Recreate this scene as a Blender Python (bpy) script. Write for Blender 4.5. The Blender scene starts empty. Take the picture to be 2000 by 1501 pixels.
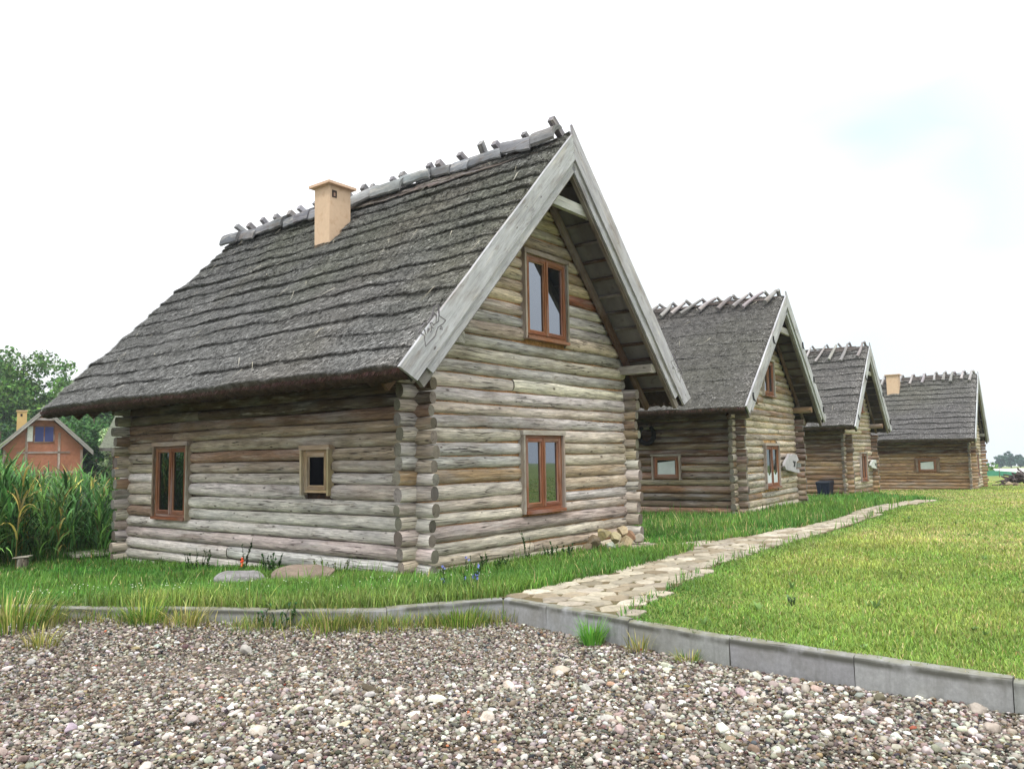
import bpy, math, random
import numpy as np
from mathutils import Vector

# ------------------------------------------------------------------ camera, world, sun
SC = bpy.context.scene
COL = SC.collection
PITCH, ROLL, FPX = 0.092251, -0.017420, 1540.0
cam_d = bpy.data.cameras.new('camera')
cam = bpy.data.objects.new('camera', cam_d); COL.objects.link(cam); SC.camera = cam
cam_d.sensor_fit = 'HORIZONTAL'; cam_d.sensor_width = 36.0
cam_d.lens = FPX / 2000 * 36.0
cam_d.clip_start = 0.05; cam_d.clip_end = 6000
from mathutils import Matrix
_f = Vector((0, math.cos(PITCH), math.sin(PITCH))); _r = Vector((1, 0, 0)); _u = _r.cross(_f)
_r2 = math.cos(ROLL)*_r + math.sin(ROLL)*_u; _u2 = -math.sin(ROLL)*_r + math.cos(ROLL)*_u
M = Matrix((_r2, _u2, -_f)).transposed().to_4x4(); M.translation = Vector((0, 0, 1.6))
cam.matrix_world = M

SUN_EL, SUN_AZ = math.radians(63), math.radians(186)     # azimuth from +Y clockwise: behind the camera
W = bpy.data.worlds.new("World"); SC.world = W; W.use_nodes = True
nt = W.node_tree; nt.nodes.clear()
def wn(t, **k):
    n = nt.nodes.new(t)
    for a, b in k.items(): setattr(n, a, b)
    return n
out = wn('ShaderNodeOutputWorld')
sky = wn('ShaderNodeTexSky', sky_type='NISHITA', sun_disc=False, sun_elevation=SUN_EL, sun_rotation=SUN_AZ, dust_density=3.0)
bg1 = wn('ShaderNodeBackground'); bg1.inputs[1].default_value = 0.15
bg2 = wn('ShaderNodeBackground'); bg2.inputs[0].default_value = (0.97, 0.985, 1.0, 1); bg2.inputs[1].default_value = 1.0
mixs = wn('ShaderNodeMixShader')
tc = wn('ShaderNodeTexCoord')
no = wn('ShaderNodeTexNoise'); no.inputs['Scale'].default_value = 2.0; no.inputs['Detail'].default_value = 3; no.inputs['Roughness'].default_value = 0.5
mp = wn('ShaderNodeMapping'); mp.inputs['Scale'].default_value = (1, 1, 2.2); mp.inputs['Location'].default_value = (0.3, 1.9, 0.4)
# thin place in the cloud layer, in the direction of the right upper sky
dist = wn('ShaderNodeVectorMath', operation='DISTANCE'); dist.inputs[1].default_value = (0.40, 0.86, 0.315)
mr = wn('ShaderNodeMapRange'); mr.inputs[1].default_value = 0.0; mr.inputs[2].default_value = 0.40; mr.inputs[3].default_value = 0.74; mr.inputs[4].default_value = 0.0
mul = wn('ShaderNodeMath', operation='MULTIPLY')
ramp = wn('ShaderNodeMapRange'); ramp.inputs[1].default_value = 0.22; ramp.inputs[2].default_value = 0.55; ramp.inputs[3].default_value = 0.0; ramp.inputs[4].default_value = 1.0
sub = wn('ShaderNodeMath', operation='SUBTRACT'); sub.inputs[0].default_value = 0.96
L = nt.links.new
L(tc.outputs['Generated'], mp.inputs[0]); L(mp.outputs[0], no.inputs['Vector'])
L(tc.outputs['Generated'], dist.inputs[0]); L(dist.outputs['Value'], mr.inputs[0])
L(no.outputs['Fac'], ramp.inputs[0]); L(ramp.outputs[0], mul.inputs[0]); L(mr.outputs[0], mul.inputs[1])
L(mul.outputs[0], sub.inputs[1])
# an overcast sky is about three times brighter overhead than at the horizon
sxyz = wn('ShaderNodeSeparateXYZ'); zen = wn('ShaderNodeMapRange'); zen.inputs[1].default_value = 0.0; zen.inputs[2].default_value = 1.0; zen.inputs[3].default_value = 0.74; zen.inputs[4].default_value = 1.95
L(tc.outputs['Generated'], sxyz.inputs[0]); L(sxyz.outputs[2], zen.inputs[0]); L(zen.outputs[0], bg2.inputs[1])
skm = wn('ShaderNodeMix', data_type='RGBA'); skm.inputs[0].default_value = 0.45; skm.inputs[7].default_value = (3.0, 5.4, 6.0, 1)
L(sky.outputs[0], skm.inputs[6]); L(skm.outputs[2], bg1.inputs[0]); L(sub.outputs[0], mixs.inputs[0]); L(bg1.outputs[0], mixs.inputs[1]); L(bg2.outputs[0], mixs.inputs[2])
L(mixs.outputs[0], out.inputs[0])

sun_d = bpy.data.lights.new('sun', 'SUN'); sun_d.energy = 1.5; sun_d.angle = math.radians(11); sun_d.color = (1.0, 0.95, 0.88)
sun = bpy.data.objects.new('sun', sun_d); COL.objects.link(sun)
_d = Vector((math.sin(SUN_AZ)*math.cos(SUN_EL), math.cos(SUN_AZ)*math.cos(SUN_EL), math.sin(SUN_EL)))
sun.rotation_euler = _d.to_track_quat('Z', 'Y').to_euler(); sun.location = (0, 0, 30)

SC.view_settings.view_transform = 'Standard'; SC.view_settings.look = 'None'
SC.view_settings.exposure = 0.50; SC.view_settings.gamma = 1
SC.render.engine = 'CYCLES'
SC.cycles.use_denoising = True; SC.cycles.denoiser = 'OPENIMAGEDENOISE'; SC.cycles.denoising_input_passes = 'RGB_ALBEDO_NORMAL'; SC.cycles.denoising_prefilter = 'NONE'
SC.cycles.max_bounces = 6; SC.cycles.diffuse_bounces = 3; SC.cycles.transparent_max_bounces = 4

# ------------------------------------------------------------------ helpers
RNG = np.random.default_rng(7)
random.seed(7)
def lin(c):
    c = np.asarray(c, float)/255.0
    return np.where(c <= 0.04045, c/12.92, ((c+0.055)/1.055)**2.4)
def gz(x, y):
    return 0.1 - 0.02*(np.clip(y, 0.0, 60.0)-11.0)

class MB:
    """collects geometry for ONE mesh object"""
    def __init__(s): s.v=[]; s.uv=[]; s.c=[]; s.f={3:[],4:[]}; s.m={3:[],4:[]}; s.s={3:[],4:[]}; s.n=0
    def add(s, V, F, uv=None, col=(1,1,1), m=0, smooth=True):
        V = np.asarray(V, float).reshape(-1,3); n=len(V)
        s.v.append(V)
        s.uv.append(np.zeros((n,3)) if uv is None else np.asarray(uv,float).reshape(-1,3))
        c = np.asarray(col,float)
        s.c.append(np.broadcast_to(c,(n,3)) if c.ndim==1 else c)
        for F1 in (F if isinstance(F, list) and len(F) and isinstance(F[0], np.ndarray) else [np.asarray(F)]):
            if len(F1)==0: continue
            k=F1.shape[1]
            s.f[k].append(F1+s.n); s.m[k].append(np.full(len(F1),m)); s.s[k].append(np.full(len(F1),smooth))
        s.n+=n
    def build(s, name, mats, parent=None, loc=None, rot=None):
        me = bpy.data.meshes.new(name)
        if s.n:
            V=np.concatenate(s.v); me.vertices.add(len(V)); me.vertices.foreach_set('co',V.ravel().astype(np.float32))
            loops=[];tot=[];mi=[];sm=[]
            for k in (4,3):
                if s.f[k]:
                    F=np.concatenate(s.f[k]); loops.append(F.ravel()); tot.append(np.full(len(F),k)); mi.append(np.concatenate(s.m[k])); sm.append(np.concatenate(s.s[k]))
            loops=np.concatenate(loops).astype(np.int32); tot=np.concatenate(tot).astype(np.int32)
            st=np.concatenate([[0],np.cumsum(tot)[:-1]]).astype(np.int32)
            me.loops.add(len(loops)); me.loops.foreach_set('vertex_index',loops)
            me.polygons.add(len(tot)); me.polygons.foreach_set('loop_start',st)
            try: me.polygons.foreach_set('loop_total',tot)
            except Exception: pass
            me.polygons.foreach_set('material_index',np.concatenate(mi).astype(np.int32))
            me.polygons.foreach_set('use_smooth',np.concatenate(sm))
            a=me.attributes.new('uvw','FLOAT_VECTOR','POINT'); a.data.foreach_set('vector',np.concatenate(s.uv).ravel().astype(np.float32))
            C=np.concatenate(s.c); C=np.concatenate([C,np.ones((len(C),1))],1)
            a=me.attributes.new('tint','FLOAT_COLOR','POINT'); a.data.foreach_set('color',C.ravel().astype(np.float32))
            me.update(calc_edges=True)
        for mm in (mats if isinstance(mats,(list,tuple)) else [mats]): me.materials.append(mm)
        o=bpy.data.objects.new(name,me); COL.objects.link(o)
        if parent is not None: o.parent=parent
        if loc is not None: o.location=loc
        if rot is not None: o.rotation_euler=rot
        return o

def tag(o, label=None, cat=None, group=None, kind=None):
    if label: o['label']=label
    if cat: o['category']=cat
    if group: o['group']=group
    if kind: o['kind']=kind
    return o
def thing(name, label, cat, loc=(0,0,0), rz=0.0, group=None):
    o=bpy.data.objects.new(name,None); COL.objects.link(o); o.empty_display_size=0.2
    o.location=loc; o.rotation_euler=(0,0,rz)
    return tag(o,label,cat,group)

def norm(a): a=np.asarray(a,float); return a/np.linalg.norm(a)
def hexa(mb, P, axis=None, col=(1,1,1), m=0):
    """8 corners: 0-3 bottom ring, 4-7 top ring; grain runs along axis (default the longest edge)"""
    P=np.asarray(P,float)
    es=[P[1]-P[0],P[3]-P[0],P[4]-P[0]]
    if axis is None: axis=es[int(np.argmax([np.linalg.norm(e) for e in es]))]
    ax=norm(axis); t=np.array([0,0,1.]) if abs(ax[2])<.8 else np.array([1.,0,0]); b=norm(np.cross(ax,t)); t=np.cross(b,ax)
    off=RNG.uniform(0,50,3)
    Q=[[0,3,2,1],[4,5,6,7],[0,1,5,4],[1,2,6,5],[2,3,7,6],[3,0,4,7]]
    if np.dot(np.cross(P[1]-P[0],P[3]-P[0]),P[4]-P[0])<0: Q=[q[::-1] for q in Q]
    V=np.concatenate([P[q] for q in Q])
    uv=np.stack([V@ax+off[0], (V@b+V@t)+off[1], np.full(len(V),off[2])],1)
    mb.add(V,np.arange(24).reshape(6,4),uv,col,m,False)
def box(mb, lo, hi, col=(1,1,1), m=0, axis=None):
    x0,y0,z0=lo; x1,y1,z1=hi
    hexa(mb,[(x0,y0,z0),(x1,y0,z0),(x1,y1,z0),(x0,y1,z0),(x0,y0,z1),(x1,y0,z1),(x1,y1,z1),(x0,y1,z1)],axis,col,m)
def prism(mb, poly, v0, v1, col=(1,1,1), m=0, axis=None):
    """4 (u,z) corners extruded along local y"""
    P=[(u,v0,z) for u,z in poly]+[(u,v1,z) for u,z in poly]
    hexa(mb,P,axis,col,m)
def noise1(t, seed, f=1.0):
    r=np.random.default_rng(seed); o=np.zeros_like(t,dtype=float)
    for k in range(5):
        o+=np.sin(t*f*(0.7*1.8**k)+r.uniform(0,6.28))/(1.35**k)
    return o/3.0
def noise2(x,y,seed,f=1.0,oct=6):
    r=np.random.default_rng(seed); o=np.zeros(np.broadcast(x,y).shape)
    for k in range(oct):
        a=r.uniform(0,6.28); fr=f*(0.6*1.6**k)
        o+=np.sin((x*np.cos(a)+y*np.sin(a))*fr+r.uniform(0,6.28)+1.3*np.sin((x*np.sin(a)-y*np.cos(a))*fr*.7+r.uniform(0,6.28)))/(1.3**k)
    return o/2.6
def log(mb, p0, p1, r, col, na=14, seg=0.22, wob=0.012, endcol=None, endm=1, taper=None, up=(0,0,1), rough=1.0, caps=True, flat=1.0, sq=2.0):
    p0=np.asarray(p0,float); p1=np.asarray(p1,float); Lg=np.linalg.norm(p1-p0); ax=(p1-p0)/Lg
    up=np.asarray(up,float)
    if abs(ax@up)>.9: up=np.array([1.,0,0])
    b=norm(np.cross(ax,up)); t=np.cross(b,ax)
    n=max(3,int(Lg/seg)+1); s=np.linspace(0,Lg,n)
    sd=int(RNG.integers(1<<30))
    ang=np.linspace(0,2*np.pi,na+1)+RNG.uniform(0,6.28); 
    tp=RNG.uniform(-.06,.06) if taper is None else taper
    rad=r*(1+tp*(s/Lg-.5)*2+.055*rough*noise1(s,sd,2.0))
    rr=rad[:,None]*(1+.05*rough*noise2(s[:,None]*1.2,np.cos(ang)[None]*1.5+0*s[:,None],sd+1,1.5)+.02*np.cos(2*ang+sd)[None])
    edge=np.minimum(s,Lg-s); ez=np.clip(1-edge/0.03,0,1)
    rr=rr*(1-.10*ez[:,None]*(ez[:,None]>0))
    cx=wob*noise1(s,sd+3,1.1); cz=wob*noise1(s,sd+4,1.1)
    se=(np.abs(np.cos(ang))**sq+np.abs(np.sin(ang))**sq)**(-1.0/sq)
    V=p0+ax*s[:,None,None]+(b*(np.cos(ang)*se*flat)[None,:,None]+t*(np.sin(ang)*se)[None,:,None])*rr[...,None]+b*cx[:,None,None]+t*cz[:,None,None]
    off=RNG.uniform(0,80,3)
    uv=np.stack(np.broadcast_arrays(s[:,None]+off[0],ang[None]*r+off[1],off[2]),-1)
    idx=np.arange(n*(na+1)).reshape(n,na+1)
    Q=np.stack([idx[:-1,:-1],idx[:-1,1:],idx[1:,1:],idx[1:,:-1]],-1).reshape(-1,4)
    mb.add(V.reshape(-1,3),Q,uv.reshape(-1,3),col,0,True)
    if caps:
        ec=col if endcol is None else endcol
        for e in (0,n-1):
            ring=V[e,:-1]; c=ring.mean(0)+ax*(.006 if e else -.006)
            VV=np.concatenate([[c],ring]); rel=VV-c
            uvw=np.stack([rel@b,rel@t,np.full(len(VV),RNG.uniform(0,60))],1)
            T=np.stack([np.zeros(na,int),1+np.arange(na),1+(np.arange(na)+1)%na],1)
            mb.add(VV,T,uvw,ec,endm,False)
def tube(mb, pts, r, col, na=6, m=0):
    pts=np.asarray(pts,float); n=len(pts); r=np.broadcast_to(r,(n,))
    d=np.gradient(pts,axis=0); d/=np.linalg.norm(d,axis=1)[:,None]+1e-9
    ref=np.where(np.abs(d[:,2:3])>.9,np.array([[1.,0,0]]),np.array([[0,0,1.]]))
    b=np.cross(d,ref); b/=np.linalg.norm(b,axis=1)[:,None]; t=np.cross(b,d)
    ang=np.linspace(0,2*np.pi,na,endpoint=False)
    V=pts[:,None]+(b[:,None]*np.cos(ang)[None,:,None]+t[:,None]*np.sin(ang)[None,:,None])*r[:,None,None]
    s=np.concatenate([[0],np.cumsum(np.linalg.norm(np.diff(pts,axis=0),axis=1))])
    off=RNG.uniform(0,40,3)
    uv=np.stack(np.broadcast_arrays(s[:,None]+off[0],ang[None]*r.max()+off[1],off[2]),-1)
    i=np.arange(n*na).reshape(n,na); j=np.roll(i,-1,1)
    Q=np.stack([i[:-1],j[:-1],j[1:],i[1:]],-1).reshape(-1,4)
    mb.add(V.reshape(-1,3),Q,uv.reshape(-1,3),col,m,True)
    for e in (0,n-1):
        VV=np.concatenate([V[e].mean(0)[None],V[e]])
        T=np.stack([np.zeros(na,int),1+np.arange(na),1+(np.arange(na)+1)%na],1)
        mb.add(VV,T,None,col,m,False)
def strips(mb, base, d_out, length, width, droop, col, nseg=3, m=0, tipcol=None, lift=1.0):
    """N blades: base (N,3), horizontal direction (N,2), length, width; bends over by droop"""
    N=len(base); t=np.linspace(0,1,nseg+1)
    side=np.stack([-d_out[:,1],d_out[:,0],np.zeros(N)],1)
    out=np.stack([d_out[:,0],d_out[:,1],np.zeros(N)],1)
    phi=droop[:,None]*t[None]**1.0        # angle from vertical
    ds=length[:,None]/nseg
    z=np.cumsum(np.cos(phi)*ds,1)-np.cos(phi[:,:1])*ds; h=np.cumsum(np.sin(phi)*ds,1)-np.sin(phi[:,:1])*ds
    C=base[:,None]+out[:,None]*h[...,None]+np.array([0,0,1.])*(z*lift)[...,None]
    w=width[:,None]*np.where(t<.35,.7+.3*t/.35,1-((t-.35)/.65)**1.6)[None]
    A=C-side[:,None]*w[...,None]*.5; B=C+side[:,None]*w[...,None]*.5
    V=np.concatenate([np.stack([A[:,:-1],B[:,:-1]],2).reshape(N,-1,3),C[:,-1:]],1)
    k=V.shape[1]; base_i=(np.arange(N)*k)[:,None]
    Qs=[]
    for j in range(nseg-1):
        Qs.append(base_i+np.array([[2*j,2*j+1,2*j+3,2*j+2]]))
    T=base_i+np.array([[k-3,k-2,k-1]])
    cc=np.repeat(col,k,0) if tipcol is None else (col[:,None]*(1-np.linspace(0,1,k))[None,:,None]+tipcol[:,None]*np.linspace(0,1,k)[None,:,None]).reshape(-1,3)
    F=[T] if not Qs else [np.concatenate(Qs),T]
    mb.add(V.reshape(-1,3),F,None,cc,m,True)
def ico(sub):
    p=(1+5**.5)/2
    v=np.array([(-1,p,0),(1,p,0),(-1,-p,0),(1,-p,0),(0,-1,p),(0,1,p),(0,-1,-p),(0,1,-p),(p,0,-1),(p,0,1),(-p,0,-1),(-p,0,1)],float); v/=np.linalg.norm(v[0])
    f=np.array([(0,11,5),(0,5,1),(0,1,7),(0,7,10),(0,10,11),(1,5,9),(5,11,4),(11,10,2),(10,7,6),(7,1,8),(3,9,4),(3,4,2),(3,2,6),(3,6,8),(3,8,9),(4,9,5),(2,4,11),(6,2,10),(8,6,7),(9,8,1)])
    for _ in range(sub):
        ed={}; vl=list(v); nf=[]
        def mid(a,b):
            k=(min(a,b),max(a,b))
            if k not in ed:
                q=vl[a]+vl[b]; vl.append(q/np.linalg.norm(q)); ed[k]=len(vl)-1
            return ed[k]
        for a,b,c in f:
            ab,bc,ca=mid(a,b),mid(b,c),mid(c,a); nf+=[(a,ab,ca),(b,bc,ab),(c,ca,bc),(ab,bc,ca)]
        v=np.array(vl); f=np.array(nf)
    return v,f
def rock(mb, c, size, col, seed, sub=3, rot=0.0, flat=0.25, m=0):
    v,f=ico(sub); r=np.random.default_rng(seed)
    v=v.copy()
    for _ in range(14):                        # planar cuts give it facets
        n=norm(r.normal(size=3)); d=r.uniform(.55,.88)
        e=v@n-d; v-=np.where(e>0,e,0)[:,None]*n*.95
    v+=.035*np.stack([noise2(v[:,0]*3,v[:,1]*3+v[:,2],seed+i,1.6) for i in range(3)],1)
    v=v*np.asarray(size); c0,s0=math.cos(rot),math.sin(rot)
    v=np.stack([v[:,0]*c0-v[:,1]*s0,v[:,0]*s0+v[:,1]*c0,v[:,2]],1)
    mb.add(v+np.asarray(c),f,v+RNG.uniform(0,20,3),col,m,sub<3)

# ------------------------------------------------------------------ materials
class NT:
    def __init__(s,name):
        s.mat=bpy.data.materials.new(name); s.mat.use_nodes=True; s.t=s.mat.node_tree; s.b=s.t.nodes['Principled BSDF']
        s.b.inputs['Specular IOR Level'].default_value=.25
    def n(s,typ,ins=None,**k):
        q=s.t.nodes.new(typ)
        for a,b in k.items(): setattr(q,a,b)
        for a,b in (ins or {}).items():
            if isinstance(b,bpy.types.NodeSocket): s.t.links.new(b,q.inputs[a])
            else: q.inputs[a].default_value=b
        return q
    def attr(s,name): return s.n('ShaderNodeAttribute',attribute_name=name)
    def noise(s,vec,scale,detail=4,rough=.55,stretch=None):
        if stretch: vec=s.n('ShaderNodeMapping',{0:vec,'Scale':stretch}).outputs[0]
        return s.n('ShaderNodeTexNoise',{'Vector':vec,'Scale':scale,'Detail':detail,'Roughness':rough}).outputs[0]
    def rng(s,v,a,b,c,d): return s.n('ShaderNodeMapRange',{0:v,1:a,2:b,3:c,4:d}).outputs[0]
    def mix(s,f,a,b,mode='MIX'):
        q=s.n('ShaderNodeMix',data_type='RGBA',blend_type=mode)
        for i,x in ((0,f),(6,a),(7,b)):
            if isinstance(x,bpy.types.NodeSocket): s.t.links.new(x,q.inputs[i])
            else: q.inputs[i].default_value=x if i==0 else (*x[:3],1)
        return q.outputs[2]
    def math(s,op,a,b=0.0):
        return s.n('ShaderNodeMath',{0:a,1:b},operation=op).outputs[0]
    def gray(s,v): 
        return s.n('ShaderNodeCombineColor',{0:v,1:v,2:v}).outputs[0]
    def out(s,color=None,rough=.85,bump=None,bs=.3,bd=.01,**k):
        if color is not None:
            if isinstance(color,bpy.types.NodeSocket): s.t.links.new(color,s.b.inputs['Base Color'])
            else: s.b.inputs['Base Color'].default_value=(*color[:3],1)
        if isinstance(rough,bpy.types.NodeSocket): s.t.links.new(rough,s.b.inputs['Roughness'])
        else: s.b.inputs['Roughness'].default_value=rough
        if bump is not None:
            q=s.n('ShaderNodeBump',{'Strength':bs,'Distance':bd,'Height':bump}); s.t.links.new(q.outputs[0],s.b.inputs['Normal'])
        for a,b in k.items(): s.b.inputs[a].default_value=b
        return s.mat
def wood(name, grain=1.0, lichen=0.25, knots=True, lo=.62, hi=1.18, crack=.45, kn=.70):
    m=NT(name); uv=m.attr('uvw').outputs['Vector']; t=m.attr('tint').outputs['Color']
    g=m.noise(uv,3.2*grain,6,.65,(1.0,22,1)); g2=m.noise(uv,1.1,4,.6,(1.0,3.0,1)); g3=m.noise(uv,9*grain,3,.6,(.5,16,1))
    c=m.mix(1.0,t,m.gray(m.rng(g,.3,.7,lo,hi)),'MULTIPLY')
    c=m.mix(1.0,c,m.gray(m.rng(g2,.3,.72,.70,1.20)),'MULTIPLY')
    # greyed and browned patches
    c=m.mix(m.rng(m.noise(uv,.8,3,.5,(1,2.5,2)),.48,.70,0,.38),c,tuple(lin((176,176,178))))
    c=m.mix(m.rng(m.noise(uv,1.3,3,.5,(.8,3.5,5)),.55,.75,0,.45),c,tuple(lin((112,92,72))))
    c=m.mix(m.rng(m.noise(uv,1.1,4,.6,(1,4,3)),.56,.74,0,lichen),c,tuple(lin((160,152,108))))
    c=m.mix(m.rng(m.noise(uv,3.3,6,.7,(.8,3.2,3)),.55,.68,0,.5 if knots else .2),c,tuple(lin((104,88,72))))
    c=m.mix(m.rng(m.noise(uv,2.1,6,.7,(.5,5,7)),.54,.66,0,.45 if knots else .1),c,tuple(lin((206,200,190))))
    g4=m.noise(uv,3.0,4,.6,(.55,6.5,1)); c=m.mix(1.0,c,m.gray(m.rng(g4,.32,.68,1-.34*crack,1+.26*crack)),'MULTIPLY')
    n5=m.noise(uv,1.6,3,.55,(.30,7.0,1)); ln=m.math('ABSOLUTE',m.math('SUBTRACT',n5,.5))
    ck=m.math('MULTIPLY',m.rng(ln,.004,.016,1,0),m.rng(m.noise(uv,1.3,2,.5,(.8,2,3)),.46,.56,0,1))
    cr=m.math('MAXIMUM',m.rng(g3,.60,.70,0,crack),m.math('MULTIPLY',ck,crack*1.1)); c=m.mix(cr,c,tuple(lin((50,42,38))))
    if knots:
        v=m.n('ShaderNodeTexVoronoi',{'Vector':m.n('ShaderNodeMapping',{0:uv,'Scale':(.75,1.6,1)}).outputs[0],'Scale':3.0},voronoi_dimensions='2D')
        sc=m.n('ShaderNodeSeparateColor',{0:v.outputs['Color']}); dd=m.math('MULTIPLY',v.outputs['Distance'],m.rng(sc.outputs[1],0,1,.7,2.0)); k=m.math('MULTIPLY',m.rng(dd,.035,.10,1,0),m.rng(sc.outputs[0],kn,kn+.03,0,.8))
        c=m.mix(k,c,tuple(lin((62,50,42))))
    h=m.math('SUBTRACT',m.math('ADD',m.math('MULTIPLY',g,.6),m.math('MULTIPLY',g2,.6)),m.math('MULTIPLY',cr,1.2))
    return m.out(c,.88,h,.7,.012)
def endgrain():
    m=NT('log_end_grain'); uv=m.attr('uvw').outputs['Vector']; t=m.attr('tint').outputs['Color']
    s=m.n('ShaderNodeSeparateXYZ',{0:uv}); 
    d=m.math('SQRT',m.math('ADD',m.math('POWER',s.outputs[0],2.0),m.math('POWER',s.outputs[1],2.0)))
    w=m.math('SINE',m.math('ADD',m.math('MULTIPLY',d,520.0),m.math('MULTIPLY',m.noise(uv,18,3),9.0)))
    an=m.math('ARCTAN2',s.outputs[0],s.outputs[1])
    ck=m.noise(m.n('ShaderNodeCombineXYZ',{0:m.math('MULTIPLY',an,2.2),1:m.math('MULTIPLY',d,4.0),2:s.outputs[2]}).outputs[0],2.2,3,.7)
    c=m.mix(1.0,t,m.gray(m.rng(w,-1,1,.78,1.1)),'MULTIPLY')
    c=m.mix(m.rng(m.noise(uv,9,4),.45,.7,0,.6),c,tuple(lin((92,84,76))))
    crk=m.rng(ck,.60,.66,0,.85); c=m.mix(crk,c,tuple(lin((40,34,30))))
    return m.out(c,.9,m.math('SUBTRACT',w,m.math('MULTIPLY',crk,4.0)),.35,.004)
def simple(name, rough=.85, vary=.25, scale=8.0, spot=None, bump=.2, bd=.01, use_uv=False, **k):
    m=NT(name); t=m.attr('tint').outputs['Color']
    p=m.attr('uvw').outputs['Vector'] if use_uv else m.n('ShaderNodeTexCoord').outputs['Object']
    n=m.noise(p,scale,6,.6); n2=m.noise(p,scale*.23,4,.55)
    c=m.mix(1.0,t,m.gray(m.rng(n,.25,.75,1-vary,1+vary)),'MULTIPLY')
    c=m.mix(1.0,c,m.gray(m.rng(n2,.3,.7,1-vary*.7,1+vary*.7)),'MULTIPLY')
    if spot: c=m.mix(m.rng(m.noise(p,scale*.6,5),.54,.7,0,spot[1]),c,tuple(lin(spot[0])))
    return m.out(c,rough,n,bump,bd,**k)
def leafmat(name, trans=.35, vary=.25, rough=.6):
    m=NT(name); t=m.attr('tint').outputs['Color']
    p=m.n('ShaderNodeTexCoord').outputs['Object']
    c=m.mix(1.0,t,m.gray(m.rng(m.noise(p,.9,3),.3,.7,1-vary,1+vary)),'MULTIPLY')
    m.out(c,rough)
    tr=m.n('ShaderNodeBsdfTranslucent',{'Color':c}); mx=m.n('ShaderNodeMixShader',{0:trans,1:m.b.outputs[0],2:tr.outputs[0]})
    m.t.links.new(mx.outputs[0],m.t.nodes['Material Output'].inputs[0])
    return m.mat

M_WOOD=wood('weathered_log',1.0,.12,True,.46,1.28,.8); M_END=endgrain()
M_BOARD=wood('grey_board',1.3,.0,True,.80,1.10,.32,.86)
M_STAIN=wood('stained_window_wood',1.6,.0,False,.75,1.2,.35)
M_DARKWOOD=wood('dark_roof_timber',1.2,.0,False,.7,1.2,.3)
M_CHINK=simple('clay_and_moss_chinking',.95,.45,16,((92,62,40),.8),.6,.02)
M_THATCH=simple('reed_thatch',.95,.42,30,((62,62,44),.35),.8,.03)
M_STRAW=simple('reed_tips',.9,.2,3,None,0)
M_PLASTER=simple('peach_chimney_plaster',.85,.05,14,((176,140,108),.40),.2,.004)
M_STONE=simple('field_stone',.9,.28,16,((122,118,110),.5),.4,.01,True)
M_CONC=simple('kerb_concrete',.9,.14,22,((92,92,88),.55),.35,.004)
M_PEB=simple('pebble',.75,.22,45,None,.25,.004)
M_GRASS=leafmat('grass_blade',.3,.22)
M_LEAF=leafmat('tree_leaf',.25,.3)
M_REED=leafmat('reed_leaf',.3,.2,.5)
M_PLAST=simple('bin_plastic',.42,.08,5,None,.05)
M_PAINT=simple('old_paint',.7,.15,12,((120,115,110),.3),.1)
M_BRICK=simple('pink_render',.9,.2,6,((164,98,82),.35),.2)
M_BLACK=simple('black_leather',.6,.2,10,None,.2)
M_FLOWER=simple('petal',.7,.1,4,None,0)
M_BARK=simple('bark',.95,.35,9,((70,62,52),.5),.7,.03)
def glassmat(name, base, refl, tint=(1,1,1)):
    m=NT(name); m.out(base,.3); m.b.inputs['Specular IOR Level'].default_value=0
    g=m.n('ShaderNodeBsdfGlossy',{'Color':(*tint,1),'Roughness':.015})
    p=m.n('ShaderNodeTexCoord').outputs['Object']
    bm=m.n('ShaderNodeBump',{'Strength':.04,'Distance':.01,'Height':m.noise(p,2.5,2)}); m.t.links.new(bm.outputs[0],g.inputs['Normal'])
    lw=m.n('ShaderNodeFresnel',{'IOR':refl})
    mx=m.n('ShaderNodeMixShader',{0:lw.outputs[0],1:m.b.outputs[0],2:g.outputs[0]}); m.t.links.new(mx.outputs[0],m.t.nodes['Material Output'].inputs[0])
    return m.mat
M_GLASS=glassmat('window_glass',(.010,.011,.012),3.1,(.80,.88,1.0))
M_GLASS_D=glassmat('dim_window_glass',(.010,.012,.010),1.55,(.8,.9,.9))
M_VOID=glassmat('unlit_opening',(.006,.006,.008),1.05)
M_CURT=simple('pale_curtain',.9,.12,3,None,.1)

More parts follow.
